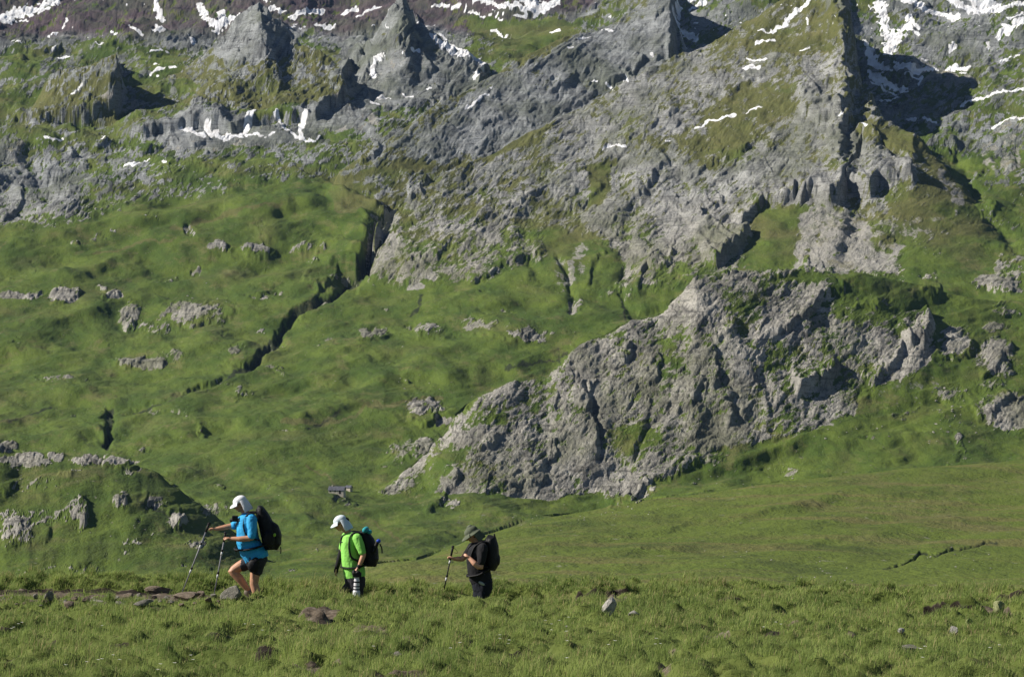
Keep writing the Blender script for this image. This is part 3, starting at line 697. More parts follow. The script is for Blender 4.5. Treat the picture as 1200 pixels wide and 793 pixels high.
for w, poly in [(3.0,[(455,252),(440,285),(422,325)]),(2.4,[(418,330),(395,346),(368,356),(350,366),(335,382),(328,396),(318,404),(308,410),(303,424),(290,432),(272,446)]),(1.3,[(272,446),(250,458),(228,466),(200,476),(150,490)]),(2.6,[(122,520),(128,505),(130,482)]),
                (1.2,[(0,498),(30,490),(60,478)]),(1.4,[(480,376),(490,366),(494,356)]),(1.6,[(478,318),(486,310),(492,300)]),(1.4,[(590,432),(640,428),(664,416)]),(1.2,[(655,424),(652,412)]),(1.6,[(730,350),(733,372),(735,384)]),(1.3,[(362,508),(384,494),(398,484)]),(1.0,[(1035,668),(1060,660),(1078,650),(1120,645),(1168,636)]),
                (2.0,[(480,232),(492,226),(500,214)]),(1.0,[(160,590),(182,598),(200,612),(216,626)]),(1.4,[(92,612),(100,590)])]:
    stroke(WET_SHADE, poly, w, .9, wob=1.0)
DRY = np.clip(DRY, 0, 1.2)
DV += SNOW * .25

V2 = V - DV
X = (U - CX) * YY / F
Z = (CY - V2) * YY / F
# lower the hidden strip right behind the path crest
terr = grid_mesh('mountain_valley', X, YY, Z, {'rock': ROCK, 'scree': SCR * (1 - near), 'snow': SNOW, 'dry': DRY, 'purple': PUR, 'near': near, 'crack': CRK * (1 - .5 * big), 'wet_shade': WET_SHADE, 'cool': (np.isin(LAY, [0, 1, 2, 3, 4, 5]) + .65 * (LAY == 6)).astype(np.float32) * sstep(330, 200, W)})
prop(terr, kind='structure')

def ground_at(u, v):
    """world point of the far terrain seen at photo pixel (u, v)"""
    c = int(np.argmin(np.abs(uu - u)))
    r = int(np.argmax(V2[:, c] <= v))
    return Vector((X[r, c], YY[r, c], Z[r, c]))

n = NT('alpine_ground')
P1 = n.pos()
sc1 = n.pos((1, .35, 1))
g1 = n.noise(.035, 5, .6, sc1); g2 = n.noise(.35, 4, .65, sc1)
dry = n.attr('dry')
grass = n.mix(n.ramp(g1, .35, .65), (.043, .076, .009), (.086, .123, .017))
grass = n.mix(n.math('MULTIPLY', n.ramp(dry, .35, 1.1), .75), grass, (.100, .094, .034))
grass = n.mix(n.ramp(g2, .52, .72, 0, .55), grass, (.028, .046, .007))
r1 = n.noise(.05, 6, .65, n.pos((1, .3, 1.2), rot=(0, R(-35), 0))); r2 = n.noise(.6, 5, .7, n.pos((1, .5, 1)))
r3 = n.noise(.22, 4, .7, n.pos((.35, .2, 2.2), rot=(0, R(-38), 0)))
rock = n.mix(n.ramp(r1, .34, .66), (.215, .208, .19), (.41, .395, .36))
rock = n.mix(n.ramp(r3, .42, .7, 0, .6), rock, (.28, .265, .225))
rock = n.mix(n.ramp(r2, .50, .66, 0, .65), rock, (.075, .073, .068))
rb_ = n.noise(.35, 3, .6, n.pos((.12, .10, 1.6), rot=(0, R(-40), 0)))
rock = n.mix(n.ramp(rb_, .54, .64, 0, .6), rock, (.085, .083, .078))
purp = n.mix(n.ramp(r1, .4, .6), (.080, .050, .055), (.125, .085, .082))
rock = n.mix(n.attr('purple'), rock, purp)
rock = n.mix(n.math('MULTIPLY', n.ramp(n.noise(.012, 5, .65, n.pos((1, .4, 1))), .40, .66), .7), rock, (.105, .112, .060))
rock = n.mix(n.math('MULTIPLY', n.attr('crack'), .85), rock, (.035, .034, .033))
scree = n.mix(n.ramp(r2, .4, .65), (.29, .28, .265), (.20, .19, .18))
grass = n.mix(n.math('MULTIPLY', n.attr('near'), .7), grass, (.098, .132, .020))
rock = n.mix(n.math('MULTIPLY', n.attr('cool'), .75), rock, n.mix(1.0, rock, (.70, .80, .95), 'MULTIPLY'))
def edge(at, nz, k=.35, w=.12):
    a = n.math('ADD', n.attr(at), n.math('MULTIPLY', n.math('SUBTRACT', nz, .5), k * 2))
    return n.ramp(a, .5 - w, .5 + w)
bnd = n.noise(1.0, 4, .6, n.pos((.022, .05, .35))); bn2 = n.noise(1.0, 4, .65, n.pos((.05, .02, .5)))
grass = n.mix(n.math('MULTIPLY', n.ramp(bnd, .50, .66), n.math('MULTIPLY', n.attr('near'), .6)), grass, (.135, .115, .045))
grass = n.mix(n.math('MULTIPLY', n.ramp(bn2, .54, .66), n.math('MULTIPLY', n.attr('near'), .6)), grass, (.040, .062, .012))
grass = n.mix(n.attr('wet_shade'), grass, (.014, .020, .009))  # gully and bank shade, with moist growth, darkens the grass colour
c = n.mix(n.math('MULTIPLY', edge('scree', g2, .4), .9), grass, scree)
g3 = n.noise(.9, 3, .7, sc1); g4 = n.noise(.11, 5, .7, n.pos((1, .22, 1)))
c = n.mix(n.ramp(g4, .50, .66, 0, .4), c, (.040, .052, .012))
c = n.mix(n.ramp(n.noise(.06, 6, .75, n.pos((.6, .2, 1))), .53, .66, 0, .55), c, (.135, .125, .050))
c = n.mix(n.ramp(g3, .60, .70, 0, .55), c, (.022, .032, .008))
c = n.mix(n.ramp(n.noise(.5, 3, .5, sc1), .68, .73, 0, .55), c, (.22, .21, .17))
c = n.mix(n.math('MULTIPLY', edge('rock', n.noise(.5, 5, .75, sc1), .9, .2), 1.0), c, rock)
c = n.mix(edge('snow', g2, .3, .2), c, n.mix(n.ramp(g4, .4, .65), (.82, .84, .88), (.60, .60, .61)))
n.color(c)
n.bump(n.math('ADD', n.math('MULTIPLY', r2, n.attr('rock')), n.math('MULTIPLY', n.math('ADD', g2, n.math('MULTIPLY', g3, .6)), .35)), .7, 2.6)
terr.data.materials.append(n.m)

# ------------------------------------------------------------------ crest meadow and path
YR, YB = 43.3, 47.2
RIM = [(-400,716),(0,713),(150,712),(260,708),(330,703),(400,704),(560,708),(620,706),(700,700),(900,702),(1200,706),(1700,710)]
FLR = [(-400,702),(0,700),(200,700),(262,702),(285,714),(345,720),(410,728),(480,733),(560,738),(620,735),(655,715),(710,701),(1200,705),(1700,708)]
BNK = [(-400,679),(0,681),(250,684),(300,689),(450,691),(600,691),(650,687),(700,689),(800,691),(1000,694),(1200,700),(1700,704)]
PITS = [  # u, v, rx(px), ry(px), depth(m), soil
    (372,732,24,7,-.03,1),(434,745,26,8,.16,1),(375,783,30,6,.07,1),(470,741,18,5,.08,.9),(470,757,16,4,.03,1),(415,738,12,5,.10,.7),(831,754,10,5,.14,1),(788,768,9,5,.12,1),(777,787,10,4,.14,1),(607,764,12,7,.18,.4),
    (820,783,14,7,.10,.8),(706,697,34,5,.26,.7),(664,696,20,4,.18,.6),(860,709,26,5,.20,.5),(622,723,11,7,.2,.4),(1116,713,34,8,.30,.6),(1160,719,34,6,.06,1.2),(952,731,13,6,.2,.3),(1048,689,14,4,.15,.3),
    (138,755,15,6,.18,.3),(57,763,14,6,.16,.3),(19,773,13,6,.16,.3),(248,747,10,5,.16,.3),(10,742,16,6,.15,.3),(1182,702,18,7,.22,.4),(900,775,14,5,.12,.4),(1010,748,18,4,.05,.8),(560,750,10,5,.14,.3),
    (845,752,10,4,-.03,1),(990,770,12,5,.12,.3),(310,770,12,5,.15,.3),(690,790,14,5,.15,.3),(1135,737,30,4,.06,.7),(1140,765,14,5,.1,.4)]
def col_u(x, y): return CX + F * x / np.maximum(y, 12.0)
def plane_z(x, y):
    u = col_u(x, y)
    zr = (CY - np.interp(u, *zip(*RIM))) * YR / F
    return -1.6 + (zr + 1.6) * y / YR
_pit = []
for (u, v, rx, ry, dep, so) in PITS:
    # where that row meets the meadow
    ys = np.linspace(22, 48.5, 400)
    xs = (u - CX) * ys / F
    rr = CY - plane_z(xs, ys) * F / ys
    j = int(np.argmin(np.abs(rr - v))) if v > 716 else int(np.argmin(np.abs(ys - (44.2 if v > 705 else 45.4))))
    yc = ys[j]; xc = (u - CX) * yc / F
    _pit.append((xc, yc, rx * yc / F, max(ry * yc / F * 6.0, .35 if so < 1 else .75), dep, so))
SODS = []   # little sod banks: shade painted dark on the face towards the camera, grass on top
for (u, v, hw, hp) in [(706,701,36,10),(664,699,20,7),(860,714,27,8),(1116,722,38,13),(1184,708,18,9),(434,749,24,8),(622,729,11,9),(952,735,13,7),(138,759,14,7),(57,767,13,7),(19,778,13,8),(607,769,12,8),(820,788,13,7),(475,746,16,5),
        (248,751,10,6),(10,745,15,6),(560,753,11,6),(310,772,12,6),(690,793,14,6),(900,778,14,6),(1048,692,16,4),(990,773,12,5),(1140,768,14,5),(770,735,16,5),(900,752,14,5)]:
    ys = np.linspace(22, 46.6, 400); rr = CY - plane_z((u - CX) * ys / F, ys) * F / ys
    yc = ys[int(np.argmin(np.abs(rr - v)))]
    SODS.append(((u - CX) * yc / F, yc, hw * yc / F, hp * (1.75 if v < 725 and u > 650 else .9) * yc / F))
def sod(x, y):
    """height gain and face mask of all sod banks"""
    g = np.zeros(np.shape(x)); f = np.zeros(np.shape(x))
    for (xc, yc, hw, h) in SODS:
        m = np.abs(x - xc) < hw * 1.6
        xx, yv = x[m], y[m]
        e = yc + .35 * hw * perlin(xx * 1.4 + xc * 3, xx * 0 + yc) + .05 * perlin(xx * 7, xx * 0 + yc)
        k = np.exp(-((xx - xc) / hw) ** 4)
        dd = yv - e
        g[m] = np.maximum(g[m], h * k * sstep(-.03, .10, dd) * np.exp(-np.clip(dd - .2, 0, None) / 1.1))
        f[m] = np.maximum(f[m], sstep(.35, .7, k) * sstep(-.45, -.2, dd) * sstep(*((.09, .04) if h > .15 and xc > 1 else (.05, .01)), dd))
    return g, f
def ground_z(x, y, fine=True):
    x = np.asarray(x, float); y = np.asarray(y, float)
    u = col_u(x, y)
    zp = plane_z(x, np.minimum(y, YR))
    wob = .13 * perlin(x * .7, y * 0)
    zf = (CY - np.interp(u, *zip(*FLR))) * 45.5 / F
    zb = (CY - np.interp(u, *zip(*BNK))) * YB / F
    trench = sstep(YR + .1, YR + 1.0, y + wob)
    z = zp * (1 - trench) + zf * trench
    bank = sstep(46.25, 46.62, y + wob * .9 + .12 * perlin(x * 3.1, x * 0 + 4)) 
    z = z * (1 - bank) + zb * bank
    d = np.clip(y - 47.8, 0, None)
    z = z - .22 * d - .012 * d * d
    inn = sstep(14, 20, y)
    path = trench * (1 - bank) * sstep(660, 600, u)
    z = z + inn * (fbm(x * .55, y * .4, 2) * .13 + fbm(x * 1.7, y * 1.2, 3) * .075) * (1 - .8 * path)
    if fine:
        tus = np.abs(perlin(x * 2.3 + 7, y * 1.7)) + .6 * np.abs(perlin(x * 4.7, y * 3.9 + 5))
        z = z + inn * (np.clip(tus, 0, .9) * .17 - .05) * (1 - .85 * path)
        z = z + inn * path * (fbm(x * 5, y * 4, 5, .65) * .055)
    z = z + sod(np.atleast_1d(x), np.atleast_1d(y))[0].reshape(np.shape(x))
    for (xc, yc, rx, ry, dep, so) in _pit:
        if dep > .09: continue
        q = ((x - xc) / rx) ** 2 + ((y - yc) / ry) ** 2
        z = z - dep * (1.5 if dep > .15 else 1.0) * np.exp(-q ** 3)
    return z
def soil(x, y, want_shade=False):
    u = col_u(x, y)
    wob = .13 * perlin(x * .7, y * 0)
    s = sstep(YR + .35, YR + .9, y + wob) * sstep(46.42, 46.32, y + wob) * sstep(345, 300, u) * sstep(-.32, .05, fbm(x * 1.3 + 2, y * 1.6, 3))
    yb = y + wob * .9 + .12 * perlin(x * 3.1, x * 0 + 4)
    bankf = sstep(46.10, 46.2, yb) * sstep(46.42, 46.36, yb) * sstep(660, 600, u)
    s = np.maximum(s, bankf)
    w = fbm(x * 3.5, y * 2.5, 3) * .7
    bank_shade = bankf * .9  # shade under the turf edge, put into the bank's soil colour
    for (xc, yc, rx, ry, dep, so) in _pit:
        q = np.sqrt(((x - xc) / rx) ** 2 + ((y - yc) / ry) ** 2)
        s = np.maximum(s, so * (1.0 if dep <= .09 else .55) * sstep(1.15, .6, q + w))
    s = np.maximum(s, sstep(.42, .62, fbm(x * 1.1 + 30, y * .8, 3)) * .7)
    bank_shade = np.maximum(bank_shade, sod(x, y)[1])  # same painted shade on the sod bank faces
    return (np.clip(np.maximum(s, bank_shade), 0, 1), bank_shade) if want_shade else np.clip(np.maximum(s, bank_shade * .8), 0, 1)
def ground_row(u, v, ylo=22.0):
    """nearest point of the crest meadow seen at pixel (u, v)"""
    ys = np.linspace(ylo, 49, 1400); xs = (u - CX) * ys / F
    zz = ground_z(xs, ys); rr = CY - zz * F / ys
    j = int(np.argmax(rr <= v))
    if rr[j] > v: j = int(np.argmin(rr))
    return Vector((xs[j], ys[j], zz[j]))

gx = np.concatenate([np.linspace(-90, -11, 24), np.arange(-10.4, 10.41, .05), np.linspace(11, 90, 24)])
gy = np.concatenate([np.linspace(-30, 20.5, 26), np.arange(21, 49.2, .05), np.linspace(49.5, 66, 26)])
GX, GY = np.meshgrid(gx, gy)
GZ = ground_z(GX, GY)
SO, BSH = soil(GX, GY, True)
gr = grid_mesh('meadow_ground', GX, GY, GZ, {'soil': SO, 'bank_shade': BSH})
prop(gr, kind='structure')
n = NT('turf_and_soil')
p = n.pos()
ga = n.noise(1.2, 4, .6, p); gb = n.noise(14, 4, .65, p); gc = n.noise(60, 3, .6, p)
tf = n.mix(n.ramp(ga, .35, .65), (.060, .085, .015), (.10, .125, .028))
so_ = n.mix(n.ramp(gb, .35, .7), (.062, .048, .034), (.150, .120, .090))
so_ = n.mix(n.ramp(n.noise(5, 3, .6, p), .55, .7, 0, .7), so_, (.26, .22, .18))
so_ = n.mix(n.ramp(n.attr('bank_shade'), .3, .7, 0, .92), so_, (.014, .010, .007))  # near-black undercut shade mixed into the soil colour
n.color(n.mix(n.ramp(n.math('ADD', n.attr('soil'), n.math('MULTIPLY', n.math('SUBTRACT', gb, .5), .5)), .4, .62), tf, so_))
n.bump(gb, .6, .03)
gr.data.materials.append(n.m)

# grass blades: one mesh of short bent blades, thick on the tussocks
rg = np.random.RandomState(3)
NB = 760000
by_ = np.sqrt(22.0 ** 2 + (48.9 ** 2 - 22.0 ** 2) * rg.rand(NB))
by_ = np.where(rg.rand(NB) < .18, 43 + 5.6 * rg.rand(NB), by_)
bx_ = (rg.rand(NB) * 2 - 1) * (.178 * by_ + 1.2)
sl = soil(bx_, by_)
tus = np.abs(perlin(bx_ * 2.3 + 7, by_ * 1.7)) + .6 * np.abs(perlin(bx_ * 4.7, by_ * 3.9 + 5))
bg_ = fbm(bx_ * .5, by_ * .3, 3)
clump = fbm(bx_ * 5.0, by_ * 5.0, 2)
keep = (rg.rand(NB) > sl * 1.35) & (rg.rand(NB) < .42 + tus * .9)
lane = (by_ > YR + .45) & (by_ < 46.22) & (col_u(bx_, by_) < 640) & (rg.rand(NB) < .8)
keep &= ~lane
bx_, by_, tus, bg_, clump = (q[keep] for q in (bx_, by_, tus, bg_, clump))
nb = len(bx_)
bz_ = ground_z(bx_, by_) - .012
ht = (.030 + .060 * np.clip(tus, 0, 1.1) + .05 * np.clip(bg_ + .2, 0, 1) + .06 * np.clip(clump, 0, 1)) * (.5 + .9 * rg.rand(nb))
ht *= (.62 + .75 * sstep(-.25, .45, fbm(bx_ * .9 + 11, by_ * .6 + 3, 3)))
ht *= 1 + .5 * (by_ > 46.6) * sstep(-.2, .5, fbm(bx_ * 1.3, by_ * .5 + 9, 2))
ht *= 1 - .4 * ((by_ > 41.5) & (by_ < 44.5) & (col_u(bx_, by_) > 480) & (col_u(bx_, by_) < 620))
wd = (.0017 + .0022 * rg.rand(nb)) * (by_ / 34.0)
an = rg.rand(nb) * 2 * np.pi
ca, sa = np.cos(an), np.sin(an)
la = rg.rand(nb) * 2 * np.pi; lm = ht * (.15 + .75 * rg.rand(nb) ** 1.4)
lx, ly = np.cos(la) * lm + ht * .12, np.sin(la) * lm
co = np.empty((nb, 5, 3), np.float32)
co[:, 0] = np.stack([bx_ - ca * wd, by_ - sa * wd, bz_], 1)
co[:, 1] = np.stack([bx_ + ca * wd, by_ + sa * wd, bz_], 1)
co[:, 2] = np.stack([bx_ + lx * .35 + ca * wd * .8, by_ + ly * .35 + sa * wd * .8, bz_ + ht * .6], 1)
co[:, 3] = np.stack([bx_ + lx * .35 - ca * wd * .8, by_ + ly * .35 - sa * wd * .8, bz_ + ht * .6], 1)
co[:, 4] = np.stack([bx_ + lx, by_ + ly, bz_ + ht * (1 - .35 * (lm / ht) ** 2)], 1)
me = bpy.data.meshes.new('grass')
me.vertices.add(nb * 5); me.vertices.foreach_set('co', co.ravel())
b5 = (np.arange(nb, dtype=np.int32) * 5)[:, None]
loops = np.concatenate([b5 + 0, b5 + 1, b5 + 2, b5 + 3, b5 + 3, b5 + 2, b5 + 4], 1).astype(np.int32)
me.loops.add(nb * 7); me.loops.foreach_set('vertex_index', loops.ravel())
me.polygons.add(nb * 2)
ls = (np.arange(nb, dtype=np.int32) * 7)[:, None] + np.array([[0, 4]], np.int32)
me.polygons.foreach_set('loop_start', ls.ravel())
me.polygons.foreach_set('loop_total', np.tile(np.array([4, 3], np.int32), nb))
me.update(calc_edges=True)
tone = np.clip(.45 + .75 * fbm(bx_ * .8 + 5, by_ * .5, 3) + .35 * perlin(bx_ * 3.3, by_ * 3.0 + 9) + .22 * rg.randn(nb), 0, 1)
straw = (rg.rand(nb) < .07 + .16 * (fbm(bx_ * .7 + 50, by_ * .5, 2) > .25)).astype(np.float32)
at = me.attributes.new('tone', 'FLOAT', 'POINT'); at.data.foreach_set('value', np.repeat(tone, 5).astype(np.float32))
at = me.attributes.new('tip', 'FLOAT', 'POINT'); at.data.foreach_set('value', np.tile(np.array([0, 0, .5, .5, 1], np.float32), nb))
at = me.attributes.new('straw', 'FLOAT', 'POINT'); at.data.foreach_set('value', np.repeat(straw, 5).astype(np.float32))
go = bpy.data.objects.new('grass', me); COL.objects.link(go)
prop(go, 'tussocky green alpine grass covering the crest in the foreground', 'grass', kind='stuff')
n = NT('grass_blade')
c = n.mix(n.attr('tone'), (.080, .150, .024), (.31, .39, .095))
c = n.mix(n.math('MULTIPLY', n.attr('tip'), .45), c, (.42, .46, .20))
c = n.mix(n.attr('straw'), c, (.42, .36, .18))
n.color(c)
tr = n.t.nodes.new('ShaderNodeBsdfTranslucent'); n.t.links.new(c, tr.inputs[0])
ms = n.t.nodes.new('ShaderNodeMixShader'); ms.inputs[0].default_value = .42
n.t.links.new(n.b.outputs[0], ms.inputs[1]); n.t.links.new(tr.outputs[0], ms.inputs[2])
n.t.links.new(ms.outputs[0], n.out.inputs['Surface'])
me.materials.append(n.m)

# tiny white meadow flowers
rf = random.Random(5)
bm = bmesh.new()
for (u, v) in [(640,739),(665,734),(667,760),(130,778),(84,785),(122,748),(200,789),(300,746),(540,772),(760,762),(1157,770),(345,757),(20,744),(230,785),(706,765),(585,760),(655,790),(430,775),(905,745),(1085,775)]:
    p0 = ground_row(u, v)
    for k in range(rf.randint(1, 4)):
        c0 = Vector((p0.x + rf.uniform(-.12, .12), p0.y + rf.uniform(-.2, .2), 0))
        c0.z = float(ground_z(c0.x, c0.y)) + rf.uniform(.09, .15)
        for a in range(7):
            t0 = a * math.tau / 7
            q = [c0, c0 + Vector((math.cos(t0 - .35) * .012, math.sin(t0 - .35) * .012, .004)), c0 + Vector((math.cos(t0) * .02, math.sin(t0) * .02, .002)), c0 + Vector((math.cos(t0 + .35) * .012, math.sin(t0 + .35) * .012, .004))]
            bm.faces.new([bm.verts.new(w) for w in q])
me = bpy.data.meshes.new('meadow_flowers'); bm.to_mesh(me); bm.free()
fo = bpy.data.objects.new('meadow_flowers', me); COL.objects.link(fo)
prop(fo, 'tiny white flowers scattered through the foreground grass', 'flowers', kind='stuff')
n = NT('petal'); n.color((.78, .78, .72)); me.materials.append(n.m)

# ------------------------------------------------------------------ stones
def stone_mesh(name, seed, flat=.6, sub=3, cuts=9):
    rr = random.Random(seed)
    bm = bmesh.new()
    bmesh.ops.create_icosphere(bm, subdivisions=sub, radius=1.0)
    pl = []
    for k in range(cuts):
        d = Vector((rr.gauss(0, 1), rr.gauss(0, 1), rr.gauss(0, .8))).normalized()
        pl.append((d, rr.uniform(.42, .80)))
    for v in bm.verts:
        for d, h in pl:
            e = v.co.dot(d) - h
            if e > 0: v.co -= d * e * .95
        v.co += v.co.normalized() * (mnoise.noise(v.co * 2.3 + Vector((seed, 0, 0))) * .07 + mnoise.noise(v.co * 6 + Vector((0, seed, 0))) * .045)
        v.co.z *= flat
    me = bpy.data.meshes.new(name); bm.to_mesh(me); bm.free()
    return me
def stone_mat(name, a, b, s=6.0):
    n = NT(name)
    p = n.pos(obj=True)
    x = n.noise(s * .5, 5, .65, p); y = n.noise(s * 2.2, 4, .7, p)
    c = n.mix(n.ramp(x, .35, .65), a, b)
    c = n.mix(n.ramp(y, .55, .75, 0, .6), c, tuple(k * .45 for k in a))
    n.color(c); n.bump(y, .7, .06)
    return n.m
M_BR = stone_mat('brown_stone', (.15, .115, .085), (.25, .205, .16))
M_GR = stone_mat('grey_stone', (.19, .18, .16), (.33, .31, .27))
M_WH = stone_mat('white_stone', (.36, .34, .32), (.60, .575, .54))
def stone(u, v, wpx, hpx, label, mat=M_BR, seed=0, rz=0, ry=0, group=None, name='stone', y=None, flat=.7):
    p = ground_row(u, v) if y is None else Vector(((u - CX) * y / F, y, (CY - v) * y / F))
    k = p.y / F
    me = stone_mesh(name, seed, 1.0)
    o = bpy.data.objects.new(name, me); COL.objects.link(o)
    me.materials.append(mat)
    o.location = p + Vector((0, 0, hpx * k * .30))
    o.scale = (wpx * k * .60, wpx * k * .5, hpx * k * .62)
    o.rotation_euler = (0, R(ry), R(rz))
    prop(o, label, 'stone', group)
    return o
PG = 'stones along the trodden path'
stone(186, 694, 28, 9, 'long dark brown stone embedded in the path bank, left of the leading walker', M_BR, 1, 10, 4, PG)
stone(219, 703, 34, 10, 'flat tan slab on the path where the farther walking pole is planted', M_BR, 2, 5, -3, PG)
stone(271, 701, 24, 15, 'big pale grey block tilted up beside the leading walker\'s feet', M_GR, 3, -10, -28, PG)
stone(57, 704, 10, 13, 'small upright pointed stone standing on the brown path near the left edge', M_GR, 4, 0, 10, PG)
stone(236, 699, 12, 10, 'rounded brown stone against the bank between the two planted walking poles', M_BR, 5, 20, 0, PG)
stone(245, 705, 9, 6, 'small reddish stone by the tip of the nearer walking pole', M_BR, 6, 0, 0, PG)
stone(151, 701, 13, 8, 'brown stone in the middle of the stony path section', M_BR, 7, 30, 8, PG)
stone(118, 707, 22, 6, 'flat grey paving-like stone half buried in the path', M_GR, 8, 0, 3, PG)
stone(168, 708, 22, 7, 'broad grey-brown flat stone at the grassy lower edge of the path', M_GR, 9, -15, -4, PG)
stone(82, 712, 15, 9, 'rust brown stone at the near edge of the path on the left', M_BR, 10, 12, 6, PG)
stone(100, 705, 11, 6, 'low tan stone between the upright stone and the flat grey one', M_BR, 11, 45, 0, PG)
stone(140, 709, 14, 5, 'thin flat slab lying at the front of the stony path', M_GR, 12, 0, 0, PG)
stone(200, 707, 10, 5, 'small grey stone just left of the farther pole tip', M_GR, 13, 0, 0, PG)
stone(34, 706, 12, 5, 'low brown stone on the path close to the left frame edge', M_BR, 14, 0, 0, PG)
for i, (u, v, w, h) in enumerate([(128,700,6,4),(134,704,5,3),(160,703,6,4),(176,705,5,3),(188,706,6,3),(92,708,5,3),(70,708,5,3),(206,699,5,4),(108,702,5,3),(228,708,6,3),(48,710,5,3),(20,709,6,3),(146,706,5,3),(256,706,5,3),(15,702,7,4),(27,709,9,4),(42,701,7,5),(66,702,8,4),(76,706,6,4),(88,703,9,5),(112,710,7,4),(123,709,8,4),(137,702,6,4),(155,708,7,3),(163,699,8,5),(181,701,6,4),(195,702,7,4),(213,709,8,3),(224,699,6,4),(233,703,5,4),(250,700,8,5),(259,702,6,4),(5,704,9,5),(52,706,7,4)]):
    stone(u, v, w, h, 'small grey-brown pebble lying loose on the stony path', M_BR if i % 2 else M_GR, 20 + i, i * 37, 0, 'loose pebbles on the path', name='pebble')
stone(713, 719, 17, 22, 'white upright rock standing in the grass, the tallest of the white rocks', M_WH, 41, 0, 12, 'pale rocks in the foreground grass', name='rock')
stone(742, 721, 13, 7, 'small low pale rock right of the tall white rock', M_WH, 42, 0, 0, 'pale rocks in the foreground grass', name='rock')
stone(1066, 764, 30, 9, 'flat pale grey rock lying in the grass near the lower right corner', M_GR, 43, 8, 0, 'pale rocks in the foreground grass', name='rock')
stone(1117, 742, 11, 10, 'small white rock beside the bare soil patch on the right', M_WH, 44, 0, 0, 'pale rocks in the foreground grass', name='rock')
stone(1056, 741, 7, 6, 'tiny white rock above the flat grey one on the right', M_WH, 45, 0, 0, 'pale rocks in the foreground grass', name='rock')
stone(467, 768, 10, 6, 'small grey rock in the grass below the brown hollow in the centre', M_GR, 46, 0, 0, 'pale rocks in the foreground grass', name='rock')
stone(1170, 716, 16, 14, 'yellowish lichen-covered rock on the bare soil at the right edge', stone_mat('lichen_stone', (.26, .28, .12), (.40, .42, .22)), 47, 0, 8, 'pale rocks in the foreground grass', name='rock')
stone(1136, 731, 10, 9, 'yellow-green lichened rock at the front of the bare soil patch', stone_mat('lichen_stone_small', (.24, .30, .10), (.36, .42, .18)), 48, 0, -10, 'pale rocks in the foreground grass', name='rock')
stone(665, 736, 6, 3, 'tiny flat white rock left of the tall white rock', M_WH, 49, 0, 0, 'pale rocks in the foreground grass', name='rock')

# ------------------------------------------------------------------ boulders far below
rb = random.Random(11)
M_FB = stone_mat('far_boulder', (.22, .21, .19), (.38, .36, .32), 1.5)
bmsh = [stone_mesh('boulder', 60 + i, .8, 2, 7) for i in range(5)]
for m_ in bmsh: m_.materials.append(M_FB)
spots = []
PLACES = ['on the slope right of the rocky dome', 'on the grass below the right end of the dome', 'at the grassy foot of the dome behind the rear walker', 'just above the crest line of the near hillside, under the dome', 'on the near green hillside at right',
          'low on the near hillside right of centre', 'beside the dark rivulet at lower right', 'on the brownish bank between the middle and rear walkers', 'on the bank of the winding stream gully', 'on the green hill in the left middle distance',
          'on the upper left meadow', 'on the upper left rocky slope near the long snow patches', 'on the scree fan below the big cliff', 'on the grass at the foot of the dome crags', 'at the bottom edge of the dome slabs', 'along the top of the near hillside',
          'on the flat top of the left knoll', 'on the side of the left knoll', 'on the meadow left of the dome', 'under the front of the dome near the dark rib', 'on the valley floor left of the hut']
for ci, (u0, v0, ru, rv, cnt, s0, s1) in enumerate([(1118,480,26,28,26,1.5,3.6),(1112,522,40,10,6,1.2,2.2),(700,604,24,6,10,1.0,2.2),(620,610,20,6,6,1,2),(950,670,50,14,16,1.2,2.6),(850,660,50,14,7,1,2.2),(1120,655,50,14,14,1.0,2.8),(540,655,30,14,6,1,2.2),
        (305,388,8,4,3,2,3.4),(230,345,40,20,6,1.4,2.6),(130,230,30,20,10,2,4),(400,180,40,20,8,2,4),(960,300,30,20,8,1.6,3),(1000,510,60,10,10,1.4,3),(620,580,50,12,8,1.4,3),(760,600,30,6,6,1.2,2.4),
        (60,545,40,14,8,1.4,2.8),(130,600,50,30,8,1.2,2.4),(450,440,60,30,6,1.2,2.2),(870,560,60,8,7,1.2,2.6),(330,600,60,30,5,1.2,2.2)]):
    for k in range(cnt):
        spots.append((u0 + rb.uniform(-1, 1) * ru, v0 + rb.uniform(-1, 1) * rv, rb.uniform(s0, s1), PLACES[ci]))
for i, (u, v, s, place) in enumerate(spots):
    p = ground_at(u, v)
    o = bpy.data.objects.new('boulder', bmsh[i % 5]); COL.objects.link(o)
    k = s * p.y / F * .62
    o.scale = (k * rb.uniform(.8, 1.3), k, k * rb.uniform(.6, 1))
    o.location = p + Vector((0, 0, k * .2)); o.rotation_euler = (0, rb.uniform(-.3, .3), rb.uniform(0, 6.28))
    prop(o, 'small pale boulder ' + place, 'boulder', 'boulders scattered over the far slopes')

